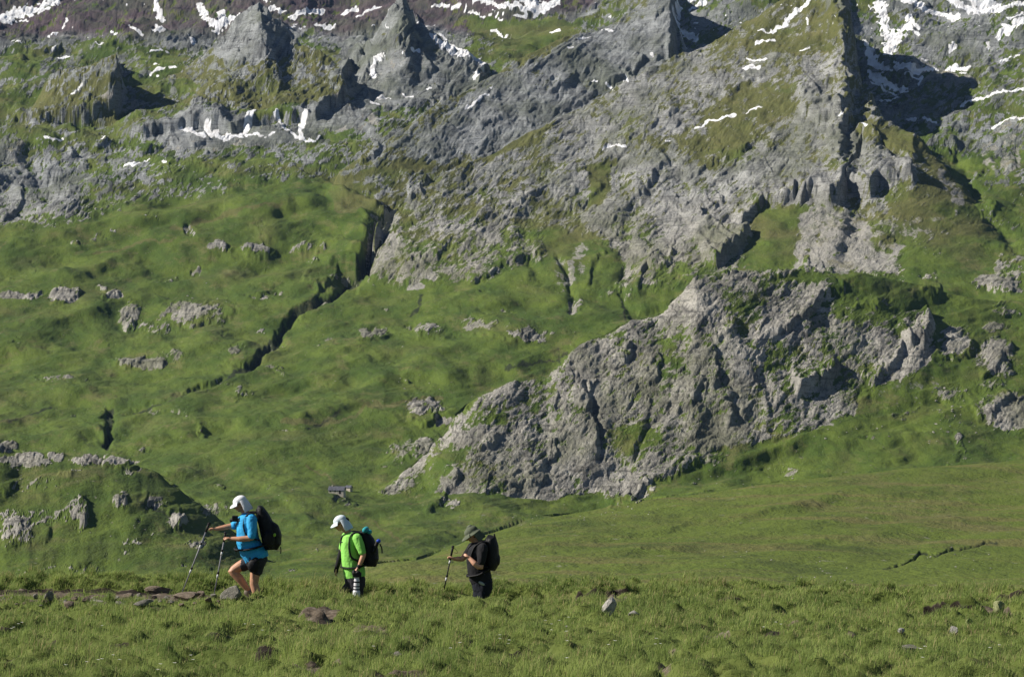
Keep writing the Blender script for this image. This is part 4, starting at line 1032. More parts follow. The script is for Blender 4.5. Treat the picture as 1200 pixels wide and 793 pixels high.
# ------------------------------------------------------------------ far stone hut
def link_mesh(name, bm, mat, parent=None, smooth=False):
    me = bpy.data.meshes.new(name); bm.to_mesh(me); bm.free()
    if smooth:
        for p_ in me.polygons: p_.use_smooth = True
    me.materials.append(mat)
    o = bpy.data.objects.new(name, me); COL.objects.link(o)
    if parent: o.parent = parent
    return o
def box(bm, x0, x1, y0, y1, z0, z1):
    vs = [bm.verts.new(c) for c in [(x0,y0,z0),(x1,y0,z0),(x1,y1,z0),(x0,y1,z0),(x0,y0,z1),(x1,y0,z1),(x1,y1,z1),(x0,y1,z1)]]
    for f in [(0,3,2,1),(4,5,6,7),(0,1,5,4),(1,2,6,5),(2,3,7,6),(3,0,4,7)]: bm.faces.new([vs[i] for i in f])
def empty(name, loc, rz=0, **k):
    e = bpy.data.objects.new(name, None); COL.objects.link(e)
    e.location = loc; e.rotation_euler = (0, 0, rz); e.empty_display_size = .3
    prop(e, **k)
    return e
M_HW = stone_mat('hut_wall', (.40, .36, .30), (.58, .53, .45), 3)
M_SL = stone_mat('slate', (.065, .068, .085), (.11, .115, .14), 2)
M_DK = NT('dark_wood'); M_DK.color((.03, .024, .02)); M_DK = M_DK.m
def hut(root, L, Wd, h, rise, door=True):
    bm = bmesh.new()
    box(bm, -L/2, L/2, -Wd/2, Wd/2, -2.5, h)
    for s in (-1, 1):   # gables
        a = [bm.verts.new((s*L/2, -Wd/2, h)), bm.verts.new((s*L/2, Wd/2, h)), bm.verts.new((s*L/2, 0, h+rise)),
             bm.verts.new((s*(L/2-.5), -Wd/2, h)), bm.verts.new((s*(L/2-.5), Wd/2, h)), bm.verts.new((s*(L/2-.5), 0, h+rise))]
        for f in [(0,1,2),(3,5,4),(0,2,5,3),(1,4,5,2)]: bm.faces.new([a[i] for i in f])
    bmesh.ops.recalc_face_normals(bm, faces=bm.faces)
    link_mesh('wall', bm, M_HW, root)
    bm = bmesh.new()
    o_ = .22; t_ = .2
    for s in (-1, 1):
        e0 = Vector((0, s*(Wd/2+o_), h - rise*o_/(Wd/2))); r0 = Vector((0, -s*.02, h+rise+.03))
        vs = []
        for x in (-L/2-.4, L/2+.4):
            for q in (e0, r0):
                for dz in (.04, t_): vs.append(bm.verts.new((x, q.y, q.z+dz)))
        for f in [(0,1,3,2),(4,6,7,5),(1,5,7,3),(0,2,6,4),(0,4,5,1),(2,3,7,6)]: bm.faces.new([vs[i] for i in f])
    bmesh.ops.recalc_face_normals(bm, faces=bm.faces)
    rf_ = link_mesh('roof', bm, M_SL, root)
    if door:
        bm = bmesh.new(); box(bm, 1.6, 2.7, -Wd/2-.06, -Wd/2+.02, 0, 2.0); link_mesh('door', bm, M_DK, root)
        for x in (-3.5, -.8):
            bm = bmesh.new(); box(bm, x, x+.7, -Wd/2-.05, -Wd/2+.02, 1.0, 1.7); link_mesh('window', bm, M_DK, root)
        bm = bmesh.new(); box(bm, -L/2+1.2, -L/2+1.9, -.3, .4, h+rise*.7, h+rise+.8); link_mesh('chimney', bm, M_HW, rf_)
p = ground_at(395.5, 578.5)
hr = empty('stone_hut', p + Vector((0, 0, .2)), R(-12), label='low stone hut with a blue-grey slate roof, far down on the valley floor', cat='hut')
hut(hr, 8.4, 4.6, 1.9, 1.9)
p2 = ground_at(409.5, 575.5)
h2 = empty('stone_shed', p2 + Vector((0, 0, .1)), R(-30), label='tiny pale shed just right of and behind the slate-roofed hut', cat='shed')
hut(h2, 3.2, 2.6, 1.9, 1.1, False)

# ------------------------------------------------------------------ walkers
YH = 45.5
def PX(px, py, dy=0.0):
    return Vector(((px - CX) * YH / F, YH + dy, (CY - py) * YH / F))
KP = YH / F

def ring_tube(bm, pts, n=16, cap=True):
    """closed tube through (centre, ra, rb): ra across in the picture plane, rb along the depth"""
    C_ = [Vector(p[0]) for p in pts]; rings = []
    m = len(C_)
    for i in range(m):
        t = (C_[min(i + 1, m - 1)] - C_[max(i - 1, 0)]).normalized()
        yv = Vector((0, 1, 0))
        a = yv.cross(t)
        if a.length < 1e-3: a = Vector((1, 0, 0))
        a.normalize(); b = t.cross(a).normalized()
        ra, rb = pts[i][1], pts[i][2]
        rings.append([bm.verts.new(C_[i] + a * (math.cos(k * math.tau / n) * ra) + b * (math.sin(k * math.tau / n) * rb)) for k in range(n)])
    for i in range(m - 1):
        for k in range(n):
            bm.faces.new([rings[i][k], rings[i][(k + 1) % n], rings[i + 1][(k + 1) % n], rings[i + 1][k]])
    for r_, c_, sgn in ((rings[0], C_[0], 1), (rings[-1], C_[-1], -1)):
        v = bm.verts.new(c_)
        for k in range(n):
            f = [r_[(k + 1) % n], r_[k], v]
            bm.faces.new(f if sgn > 0 else f[::-1])
def limb(bm, pts, n=14, sub=5):
    """round capsule chain through (point, radius)"""
    out = []
    for i in range(len(pts) - 1):
        (a, ra), (b, rb_) = pts[i], pts[i + 1]
        for k in range(sub):
            t = k / sub; out.append((a.lerp(b, t), ra + (rb_ - ra) * t))
    out.append(pts[-1])
    a, ra = out[0]; d = (out[0][0] - out[1][0]).normalized()
    pre = [(a + d * ra * math.sin(q), ra * math.cos(q)) for q in (1.35, .9, .45)]
    b, rb_ = out[-1]; d = (out[-1][0] - out[-2][0]).normalized()
    post = [(b + d * rb_ * math.sin(q), rb_ * math.cos(q)) for q in (.45, .9, 1.35)]
    ring_tube(bm, [(p, r, r) for p, r in pre + out + post], n)
def ball(bm, c, rx, ry, rz, rot=0.0, sub=3):
    g = bmesh.ops.create_icosphere(bm, subdivisions=sub, radius=1.0)
    M = Matrix.Translation(c) @ Matrix.Rotation(rot, 4, 'Y') @ Matrix.Diagonal((rx, ry, rz, 1))
    bmesh.ops.transform(bm, matrix=M, verts=g['verts'])
def fuse(name, bm, mat, parent, vox=.008, smooth=3, wrinkle=0.0, seed=0):
    """merge all overlapping shapes of bm into one skin"""
    bmesh.ops.recalc_face_normals(bm, faces=bm.faces)
    me = bpy.data.meshes.new(name); bm.to_mesh(me); bm.free()
    o = bpy.data.objects.new(name, me); COL.objects.link(o)
    r_ = o.modifiers.new('r', 'REMESH'); r_.mode = 'VOXEL'; r_.voxel_size = vox; r_.use_smooth_shade = True
    if smooth:
        s_ = o.modifiers.new('s', 'SMOOTH'); s_.factor = .5; s_.iterations = smooth
    dg = bpy.context.evaluated_depsgraph_get(); dg.update()
    m2 = bpy.data.meshes.new_from_object(o.evaluated_get(dg))
    o.modifiers.clear(); o.data = m2; bpy.data.meshes.remove(me); m2.name = name
    if wrinkle:
        nn = [v.normal.copy() for v in m2.vertices]
        for v, nv in zip(m2.vertices, nn):
            q = v.co * 13 + Vector((seed, 0, 0))
            w = mnoise.noise(Vector((q.x * 1.3, q.y, q.z * .7 + q.x * .6))) + .5 * mnoise.noise(q * 2.6)
            v.co += nv * w * wrinkle
    for p_ in m2.polygons: p_.use_smooth = True
    m2.materials.clear(); m2.materials.append(mat)
    loc = parent.location
    m2.transform(Matrix.Translation(-loc))
    o.parent = parent
    return o
def cloth(name, c, rough=.85, var=.18):
    n = NT(name); p = n.pos(obj=True)
    n.color(n.mix(n.ramp(n.noise(9, 4, .6, p), .3, .7), tuple(k * (1 - var) for k in c), tuple(min(k * (1 + var), 1) for k in c)))
    n.b.inputs['Roughness'].default_value = rough
    n.bump(n.noise(60, 3, .6, p), .25, .004)
    return n.m
def skin(name, c):
    n = NT(name); p = n.pos(obj=True)
    n.color(n.mix(n.ramp(n.noise(14, 3, .5, p), .35, .7), c, tuple(k * .82 for k in c)))
    n.b.inputs['Roughness'].default_value = .5; n.b.inputs['Specular IOR Level'].default_value = .35
    n.b.inputs['Subsurface Weight'].default_value = .08
    return n.m
SK1 = skin('tanned_skin', (.50, .27, .17)); SK2 = skin('fair_skin', (.62, .34, .23))
BLK = cloth('black_nylon', (.012, .012, .014), .6); BLK2 = cloth('black_cotton', (.016, .016, .019), .9)
BLU = cloth('blue_shirt_fabric', (.035, .33, .66), .75, .06); LIM = cloth('lime_shirt_fabric', (.26, .62, .12), .75, .06)
WHT = cloth('white_cap_fabric', (.74, .75, .80), .9, .04); PBL = cloth('pale_cap_fabric', (.62, .70, .76), .9, .04)
OLV = cloth('olive_hat_fabric', (.105, .120, .085), .95); CHR = cloth('charcoal_shorts_fabric', (.028, .028, .034), .85)
NVY = cloth('dark_trouser_fabric', (.012, .014, .022), .9); GBT = cloth('grey_boot_leather', (.17, .14, .11), .7)
HAIR = cloth('dark_hair', (.02, .014, .010), .6); GLS = cloth('dark_lens', (.006, .006, .008), .15, 0)
TEAL = cloth('teal_mat_fabric', (.03, .30, .34), .7); BTL = cloth('blue_bottle_plastic', (.03, .08, .50), .35)
LGR = cloth('logo_green', (.25, .42, .05), .6, 0); TAG = cloth('grey_tag_fabric', (.35, .38, .36), .8, 0)
LWH = cloth('white_lens_barrel', (.66, .66, .70), .4, .03); ALU = cloth('pole_metal', (.20, .20, .22), .35, .05); HIB = cloth('white_pole_band', (.6, .6, .62), .5, 0)

def hand(bm, wrist, grip, side, curl=1.0, r=.0085):
    """palm, four unequal bent fingers that close round the grip point, thumb from the side"""
    d = (grip - wrist); L_ = d.length; d.normalize()
    palm_c = wrist + d * .045
    ring_tube(bm, [(wrist, .024, .030), (wrist + d * .03, .021, .040), (wrist + d * .065, .019, .043), (wrist + d * .088, .016, .038)], 12)
    dn = Vector((d.z, 0, -d.x)); dn = dn if dn.z < 0 else -dn
    for k, ln in enumerate((.72, .8, .76, .62)):
        off = Vector((0, (k - 1.5) * .021, 0))
        base = wrist + d * .078 + off
        a1 = base + d * .034 * ln + dn * .004
        a2 = a1 + (d * (1 - curl) + dn * curl).normalized() * .030 * ln
        a3 = a2 + (dn * .5 * (1.4 - curl) - d * curl * .9).normalized() * .024 * ln
        limb(bm, [(base, r * 1.1), (a1, r), (a2, r * .92), (a3, r * .8)], 8, 2)
    tb = wrist + d * .03 + Vector((0, -side * .034, 0))
    t1 = tb + d * .030 + dn * .012 + Vector((0, -side * .018, 0)); t2 = t1 + d * .026 + dn * .018 + Vector((0, side * .010, 0))
    limb(bm, [(tb, r * 1.5), (t1, r * 1.2), (t2, r)], 8, 2)
def head(bm, c, tilt, s=1.0):
    """skull, jaw, nose, lips, ear; faces -X, tilt>0 looks down"""
    Rm = Matrix.Rotation(-tilt, 3, 'Y')
    def q(x, y, z): return c + Rm @ Vector((x * s, y * s, z * s))
    ball(bm, q(.012, 0, .028), .098 * s, .077 * s, .088 * s, -tilt)
    ball(bm, q(-.028, 0, -.030), .066 * s, .060 * s, .078 * s, -tilt)
    ball(bm, q(-.050, 0, -.082), .030 * s, .034 * s, .024 * s, -tilt)
    limb(bm, [(q(-.088, 0, .012), .010 * s), (q(-.112, 0, -.018), .015 * s)], 8, 2)
    ball(bm, q(-.100, 0, -.022), .013 * s, .018 * s, .010 * s, -tilt, 2)
    ball(bm, q(-.088, 0, -.050), .012 * s, .024 * s, .008 * s, -tilt, 2)
    ball(bm, q(-.086, 0, -.060), .011 * s, .020 * s, .007 * s, -tilt, 2)
    ball(bm, q(-.080, 0, .024), .014 * s, .052 * s, .010 * s, -tilt, 2)
    for sy in (-1, 1):
        ball(bm, q(.014, sy * .078, -.008), .018 * s, .010 * s, .030 * s, -tilt - .15, 2)
    return q
def eyes(root, q, s=1.0):
    n = NT('eye_white'); n.color((.6, .58, .55)); n.b.inputs['Roughness'].default_value = .2
    for sy in (-1, 1):
        bm = bmesh.new(); ball(bm, q(-.086, sy * .030, .006), .011 * s, .011 * s, .010 * s, 0, 2)
        bm.transform(Matrix.Translation(-root.location))
        o = link_mesh('eye', bm, n.m, root, True)
        bm = bmesh.new(); ball(bm, q(-.095, sy * .030, .006), .004 * s, .005 * s, .005 * s, 0, 2)
        bm.transform(Matrix.Translation(-root.location))
        link_mesh('pupil', bm, GLS, o, True)
def cap(root, q, mat, flap=True, tilt=.2, s=1.0, brim=.085, up=0.0, name='cap', bucket=False):
    Rm = Matrix.Rotation(-tilt, 3, 'Y')
    bm = bmesh.new()
    ball(bm, q(.010, 0, .052 + up), .110 * s, .092 * s, .080 * s, -tilt, 3)
    # cut the underside flat
    geo = bm.verts[:] + bm.edges[:] + bm.faces[:]
    bmesh.ops.bisect_plane(bm, geom=geo, plane_co=q(0, 0, .030 + up), plane_no=Rm @ Vector((0, 0, -1)), clear_outer=True)
    bmesh.ops.holes_fill(bm, edges=[e for e in bm.edges if e.is_boundary])
    def sheet(fn, nu, nv, th):
        g = [[fn(i / nu, j / nv) for j in range(nv + 1)] for i in range(nu + 1)]
        up_, lo = [], []
        for row in g:
            up_.append([bm.verts.new(p + v_ * th) for p, v_ in row]); lo.append([bm.verts.new(p - v_ * th) for p, v_ in row])
        for i in range(nu):
            for j in range(nv):
                bm.faces.new([up_[i][j], up_[i + 1][j], up_[i + 1][j + 1], up_[i][j + 1]])
                bm.faces.new([lo[i][j], lo[i][j + 1], lo[i + 1][j + 1], lo[i + 1][j]])
        B = [(i, 0) for i in range(nu)] + [(nu, j) for j in range(nv)] + [(i, nv) for i in range(nu, 0, -1)] + [(0, j) for j in range(nv, 0, -1)]
        for a, b in zip(B, B[1:] + B[:1]):
            bm.faces.new([up_[a[0]][a[1]], up_[b[0]][b[1]], lo[b[0]][b[1]], lo[a[0]][a[1]]])
    zN = Rm @ Vector((0, 0, 1))
    def brimf(a, b):
        t = (a - .5) * 2.5; r_ = .098 + b * brim * math.cos(t * .62) ** .5
        return q(.010 - math.cos(t) * r_, math.sin(t) * r_ * .88, .040 + up - b * b * .030 - abs(math.sin(t)) * .016 * b), zN
    sheet(brimf, 14, 5, .0065)
    if bucket:
        def rimf(a, b):
            t = a * math.tau; r_ = .098 + b * .045
            return q(.010 - math.cos(t) * r_, math.sin(t) * r_ * .88, .038 + up - b * .045), zN
        sheet(rimf, 30, 3, .0065)
        ball(bm, q(.03, 0, .125), .05, .045, .03, -tilt, 2)
    if flap:
        def fl(a, b):
            t = math.pi * (.53 + .94 * a); r_ = .100 + .018 * math.sin(b * 2.6) + .018 * b
            p = q(.010 - math.cos(t) * r_, math.sin(t) * r_ * .90, .045 - b * .185)
            w = .008 * math.sin(a * 19 + b * 4) * b
            nrm = (Rm @ Vector((-math.cos(t), math.sin(t), 0)))
            return p + nrm * w, nrm
        sheet(fl, 34, 10, .006)
    return fuse(name, bm, mat, root, .0055, 2, .0015, 4)
def strapband(name, root, pts, w, th, mat):
    """flat strap through points; w along the surface, th thick"""
    bm = bmesh.new()
    out = []
    for i in range(len(pts) - 1):
        for k in range(6): out.append(Vector(pts[i]).lerp(Vector(pts[i + 1]), k / 6))
    out.append(Vector(pts[-1]))
    for it in range(3):
        out = [out[0]] + [(out[i - 1] + out[i] * 2 + out[i + 1]) / 4 for i in range(1, len(out) - 1)] + [out[-1]]
    ring_tube(bm, [(p, th, w) for p in out], 10)
    bmesh.ops.recalc_face_normals(bm, faces=bm.faces)
    bm.transform(Matrix.Translation(-root.location))
    return link_mesh(name, bm, mat, root, True)
def boot(root, ankle, toe, mat, sole=.0):
    bm = bmesh.new()
    d = (toe - ankle); d.normalize()
    up_ = Vector((-d.z, 0, d.x)); up_ = up_ if up_.z > 0 else -up_
    limb(bm, [(ankle + up_ * .09, .056), (ankle + up_ * .0, .055), (ankle - up_ * .035 - d * .01, .050)], 12)
    limb(bm, [(ankle - up_ * .050 - d * .045, .040), (ankle - up_ * .048 + d * .07, .042), (ankle - up_ * .056 + d * .165, .036)], 12)
    b = fuse('boot', bm, mat, root, .008, 2)
    bm = bmesh.new()
    ring_tube(bm, [(ankle - up_ * .086 - d * .09, .008, .030), (ankle - up_ * .090 - d * .07, .014, .040), (ankle - up_ * .094 + d * .06, .014, .044), (ankle - up_ * .094 + d * .17, .013, .042), (ankle - up_ * .086 + d * .205, .008, .026)], 12)
    bmesh.ops.recalc_face_normals(bm, faces=bm.faces)
    bm.transform(Matrix.Translation(-root.location)); link_mesh('sole', bm, BLK, b)
def pole(tip, top, label, mat=ALU, group='walking poles planted by the walkers'):
    root = empty('walking_pole', tip, label=label, cat='walking pole', group=group)
    d = (top - tip); L_ = d.length; d.normalize()
    def seg(name, a, b, r0, r1, m_, par=root):
        bm = bmesh.new(); p0 = tip + d * a; p1 = tip + d * b
        ring_tube(bm, [(p0, r0, r0), (p0.lerp(p1, .5), (r0 + r1) / 2, (r0 + r1) / 2), (p1, r1, r1)], 12)
        bmesh.ops.recalc_face_normals(bm, faces=bm.faces)
        bm.transform(Matrix.Translation(-root.location)); return link_mesh(name, bm, m_, par, True)
    sh = seg('shaft', .05, L_ - .13, .0085, .0115, mat)
    seg('tip', -.01, .06, .003, .007, ALU); seg('basket', .075, .088, .034, .030, BLK)
    for k in (.36, .68): seg('band', L_ * k, L_ * k + .05, .0145, .0145, HIB, sh); seg('clamp', L_ * k + .06, L_ * k + .09, .018, .018, BLK, sh)
    seg('grip', L_ - .14, L_ + .0, .015, .019, BLK)
    bm = bmesh.new(); ball(bm, top, .024, .022, .018); bm.transform(Matrix.Translation(-root.location)); link_mesh('knob', bm, BLK, root, True)
    strapband('wrist_strap', root, [top + Vector((0, -.02, -.01)), top + Vector((.06, -.03, -.05)), top + Vector((.07, 0, -.10)), top + Vector((.02, .02, -.09))], .012, .003, BLK)
    return root
def person(foot, label, group='walkers crossing the crest'):
    return empty('person', foot, label=label, cat='person', group=group)

# ---- leading walker: blue shirt
r = person(PX(298, 714), 'walker in a bright blue shirt, white cap and black shorts, leaning on two poles')
bm = bmesh.new()
hq = head(bm, PX(281.8, 590.6), .42, 1.0)
limb(bm, [(PX(285.5, 596), .056), (PX(289.5, 604), .060)])
ring_tube(bm, [(PX(290.5, 601.5), .06, .10), (PX(290.5, 605), .105, .185), (PX(289.5, 612), .13, .195), (PX(289, 620), .145, .185), (PX(290, 632), .160, .180), (PX(294, 643), .165, .18), (PX(299, 653), .160, .185), (PX(301, 661), .12, .17)], 20)
limb(bm, [(PX(296.5, 608, -.19), .062), (PX(296.3, 629, -.24), .046), (PX(283, 630.2, -.23), .043), (PX(271.8, 629.8, -.2), .029)])
limb(bm, [(PX(287, 608, .18), .062), (PX(271.5, 616.5, .2), .045), (PX(262, 618.5, .19), .042), (PX(252, 620.3, .18), .029)])
hand(bm, PX(271.8, 629.8, -.2), PX(264.7, 628.8, -.19), 1)
hand(bm, PX(252, 620.3, .18), PX(243.8, 619.8, .18), -1)
limb(bm, [(PX(302, 656, -.09), .098), (PX(299, 676, -.1), .072), (PX(298.3, 683, -.1), .066), (PX(300.5, 691, -.1), .066), (PX(301.5, 703, -.1), .044), (PX(301.5, 712, -.1), .040)])
limb(bm, [(PX(297, 655, .09), .098), (PX(280, 664, .07), .080), (PX(271.8, 669.3, .06), .068), (PX(280.5, 678, .06), .066), (PX(291.5, 693, .08), .043), (PX(293.5, 697, .08), .042)])
fuse('body', bm, SK1, r, .0075, 3)
eyes(r, hq)
bm = bmesh.new()
for sy in (-1, 1): ball(bm, hq(-.094, sy * .032, .006), .010, .028, .017, -.42, 2)
limb(bm, [(hq(-.09, -.06, .010), .006), (hq(.01, -.083, .004), .005)], 8, 2); limb(bm, [(hq(-.09, .06, .010), .006), (hq(.01, .083, .004), .005)], 8, 2)
limb(bm, [(hq(-.10, -.03, .010), .005), (hq(-.10, .03, .010), .005)], 8, 2)
fuse('sunglasses', bm, GLS, r, .005, 1)
cap(r, hq, WHT, True, .42)
bm = bmesh.new()
ring_tube(bm, [(PX(291, 600.5), .075, .09), (PX(291, 604.5), .125, .205), (PX(290, 612), .148, .215), (PX(289.6, 621), .160, .205), (PX(290.5, 633), .178, .20), (PX(295, 644), .190, .205), (PX(301, 652), .192, .210), (PX(302, 655), .175, .195)], 24)
limb(bm, [(PX(296.5, 607.5, -.19), .080), (PX(297, 618, -.225), .074), (PX(296.6, 626, -.24), .066)])
limb(bm, [(PX(287, 607.5, .18), .078), (PX(278, 613, .2), .070), (PX(272.5, 616.5, .2), .064)])
sh = fuse('shirt', bm, BLU, r, .008, 3, .007, 2)
bm = bmesh.new()
ring_tube(bm, [(PX(293, 641), .150, .175), (PX(298, 650), .172, .200), (PX(302, 659), .165, .200), (PX(303, 664), .10, .17)], 20)
limb(bm, [(PX(303, 656, -.095), .112), (PX(301.5, 667, -.10), .100)])
limb(bm, [(PX(298, 655, .09), .112), (PX(285, 662.5, .075), .096)])
fuse('shorts', bm, CHR, r, .008, 3, .004, 5)
for a, b in ((PX(301.5, 712, -.1), PX(293, 713.5, -.1)), (PX(294, 699.5, .08), PX(286.5, 706, .08))): boot(r, a, b, GBT)
for a, b in ((PX(301.5, 704, -.1), PX(301.5, 709, -.1)), (PX(291.8, 693.5, .08), PX(293.6, 697.5, .08))):
    bm = bmesh.new(); limb(bm, [(a, .051), (b, .050)]); fuse('sock', bm, cloth('grey_sock', (.16, .15, .14)), r, .008, 1)
bk = empty('backpack', PX(314, 642), label='black backpack with side pockets worn by the walker in blue', cat='backpack', group='backpacks worn by the walkers')
bm = bmesh.new()
ring_tube(bm, [(PX(302.5, 594.5), .04, .10), (PX(305, 598), .075, .14), (PX(308.5, 606), .100, .16), (PX(312.5, 616), .120, .17), (PX(315.5, 627), .125, .175), (PX(317, 637), .120, .17), (PX(317.5, 643.5), .085, .15)], 20)
ring_tube(bm, [(PX(318, 611), .02, .09), (PX(321, 617), .075, .13), (PX(323.5, 627), .085, .14), (PX(324, 637), .075, .13), (PX(322, 643), .04, .10)], 16); ball(bm, PX(316, 630, -.17), .09, .05, .13); ball(bm, PX(316, 630, .17), .09, .05, .13)
ball(bm, PX(306.5, 596.5), .075, .14, .045, .8)
fuse('bag', bm, BLK, bk, .009, 2, .006, 9)
bm = bmesh.new(); ball(bm, PX(323, 625.5, -.195), .022, .02, .03, .3, 2); bm.transform(Matrix.Translation(-bk.location)); link_mesh('green_patch', bm, LGR, bk, True)
strapband('shoulder_strap', bk, [PX(301, 600, -.15), PX(293, 600.3, -.16), PX(287.2, 606, -.16), PX(286.2, 616, -.185), PX(290, 627, -.205), PX(305, 632, -.19)], .035, .012, BLK)
strapband('shoulder_strap', bk, [PX(301, 600, .15), PX(291, 600, .15), PX(280, 606, .12), PX(275.5, 616, .13), PX(278, 628, .18), PX(300, 632, .19)], .035, .012, BLK)
strapband('chest_strap', bk, [PX(287.5, 610, -.17), PX(280, 609, -.12), PX(276.5, 608, 0), PX(277, 609, .12)], .012, .008, BLK)
strapband('hip_belt', bk, [PX(315, 636, -.17), PX(303, 640, -.225), PX(290, 643, -.225), PX(278, 643.5, -.10), PX(276.5, 643, .02), PX(282, 643, .2), PX(310, 638, .2)], .045, .016, BLK)
strapband('dangling_strap', bk, [PX(329, 640, -.05), PX(329.6, 644, -.05), PX(329.2, 648, -.05)], .012, .008, BLK)
bm = bmesh.new(); ball(bm, PX(298, 661.5, -.215), .085, .045, .105, .2); ball(bm, PX(301, 656, -.21), .06, .04, .06)
t_ = empty('belt_pouch', PX(298, 669, -.215), label='black pouch hanging from the hip belt of the walker in blue', cat='pouch')
fuse('pouch', bm, BLK, t_, .008, 2, .004)
t_ = empty('chest_camera', PX(276, 609, -.05), label='small black camera clipped high on the chest of the walker in blue', cat='camera')
bm = bmesh.new(); box(bm, *(lambda c: (c.x - .05, c.x + .035, c.y - .06, c.y + .06, c.z - .045, c.z + .045))(PX(276.5, 607, -.06))); limb(bm, [(PX(276, 607, -.06), .032), (PX(271.5, 609, -.06), .030)])
fuse('camera_body', bm, BLK, t_, .006, 1)
pole(PX(208.3, 704.5, .18), PX(243.6, 614.0, .18), 'grey trekking pole held farthest forward by the walker in blue')
pole(PX(250.6, 705.0, -.18), PX(265.6, 623.0, -.19), 'grey trekking pole closest to the legs of the walker in blue')

# ---- middle walker: lime shirt
r = person(PX(415, 728), 'walker in a lime green shirt and pale cap, looking down at the ground')
bm = bmesh.new()
hq = head(bm, PX(399.3, 613.2), .45, .97)
limb(bm, [(PX(403.5, 618), .052), (PX(409.5, 625.5), .055)])
ring_tube(bm, [(PX(410.5, 623.5), .06, .09), (PX(411, 627.5), .105, .165), (PX(410.5, 635), .125, .172), (PX(410.5, 645), .135, .160), (PX(412, 658), .140, .155), (PX(414.5, 670), .150, .165), (PX(416, 681), .145, .172), (PX(416.5, 688), .11, .16)], 20)
limb(bm, [(PX(419.5, 630, -.165), .056), (PX(426.8, 648.5, -.21), .040), (PX(424.5, 655, -.21), .038), (PX(421, 663, -.205), .027)])
limb(bm, [(PX(405, 630, .165), .056), (PX(397.8, 653, .2), .040), (PX(393.8, 666, .19), .027)])
hand(bm, PX(421, 663, -.205), PX(415.2, 669, -.19), 1, .8)
hand(bm, PX(393.8, 666, .19), PX(392, 674, .19), -1, .35)
limb(bm, [(PX(418, 684, -.085), .092), (PX(419.5, 705, -.09), .062), (PX(421, 716, -.09), .058), (PX(423.5, 730, -.09), .040)])
limb(bm, [(PX(413.5, 683, .085), .092), (PX(399.5, 699, .08), .064), (PX(404, 710, .08), .058), (PX(409, 727, .08), .040)])
fuse('body', bm, SK2, r, .0075, 3)
eyes(r, hq, .97)
bm = bmesh.new()
for sy in (-1, 1): ball(bm, hq(-.094, sy * .032, .006), .010, .026, .015, -.45, 2)
limb(bm, [(hq(-.09, -.06, .010), .006), (hq(.01, -.083, .004), .005)], 8, 2); limb(bm, [(hq(-.10, -.03, .010), .005), (hq(-.10, .03, .010), .005)], 8, 2)
limb(bm, [(hq(-.09, .06, .010), .006), (hq(.01, .083, .004), .005)], 8, 2)
fuse('sunglasses', bm, GLS, r, .005, 1)
bm = bmesh.new(); ball(bm, hq(.045, 0, .01), .075, .078, .075, 0); ball(bm, hq(.115, 0, .02), .045, .04, .032, .5)
fuse('hair', bm, HAIR, r, .007, 1, .004)
cap(r, hq, PBL, True, .45, .97)
bm = bmesh.new()
ring_tube(bm, [(PX(411, 623), .07, .085), (PX(411.5, 627), .120, .185), (PX(411, 635), .140, .19), (PX(411, 645), .150, .178), (PX(412.5, 658), .156, .175), (PX(415, 669), .168, .185), (PX(416, 676), .160, .185)], 24)
limb(bm, [(PX(419.5, 629.5, -.165), .074), (PX(423, 639, -.195), .068), (PX(425, 645, -.205), .060)])
limb(bm, [(PX(405, 629.5, .165), .072), (PX(401, 642, .19), .062)])
fuse('shirt', bm, LIM, r, .008, 3, .007, 12)
bm = bmesh.new()
limb(bm, [(PX(401.5, 641, .19), .050), (PX(397.8, 653, .2), .047), (PX(393.8, 666, .19), .034), (PX(393, 670, .19), .036)])
fuse('arm_shade', bm, BLK2, r, .008, 1)  # black cover on the far lower arm, standing in for its shade
bm = bmesh.new()
ring_tube(bm, [(PX(414.5, 670), .150, .17), (PX(416, 679), .160, .185), (PX(416.8, 687), .150, .185), (PX(417, 692), .10, .16)], 20)
limb(bm, [(PX(418, 684, -.09), .106), (PX(419.5, 698, -.095), .092)])
limb(bm, [(PX(413.5, 684, .085), .104), (PX(404.5, 693.5, .08), .086)])
fuse('shorts', bm, CHR, r, .008, 3, .004, 6)
for a, b in ((PX(423.5, 731, -.09), PX(415, 732, -.09)), (PX(409, 728.5, .08), PX(401, 730, .08))): boot(r, a, b, GBT)
bm = bmesh.new(); limb(bm, [(PX(421.8, 661.2, -.206), .034), (PX(421.2, 662.6, -.206), .034)], 14, 2)
fuse('wrist_watch', bm, BLK, r, .006, 1)
bk = empty('backpack', PX(433, 665), label='black backpack with a teal roll on top worn by the walker in green', cat='backpack', group='backpacks worn by the walkers')
bm = bmesh.new()
ring_tube(bm, [(PX(424.5, 621), .05, .09), (PX(426, 625), .085, .13), (PX(430, 634), .115, .15), (PX(433.5, 645), .130, .16), (PX(434.5, 655), .125, .16), (PX(434, 663), .09, .14)], 20)
ball(bm, PX(438.5, 654), .065, .11, .11)
fuse('bag', bm, BLK, bk, .009, 2, .006, 19)
bm = bmesh.new(); limb(bm, [(PX(428, 620.5, -.13), .042), (PX(429, 620.2, .13), .042)]); ball(bm, PX(433, 622.5, -.07), .042, .05, .036)
fuse('teal_roll', bm, TEAL, bk, .008, 1, .004)
bm = bmesh.new(); limb(bm, [(PX(438, 645, -.15), .034), (PX(443, 634, -.15), .030)]); o = fuse('bottle', bm, BLK, bk, .008, 1)
bm = bmesh.new(); ball(bm, PX(444, 632.8, -.15), .036, .034, .034); bm.transform(Matrix.Translation(-bk.location)); link_mesh('bottle_cap', bm, BTL, o, True)
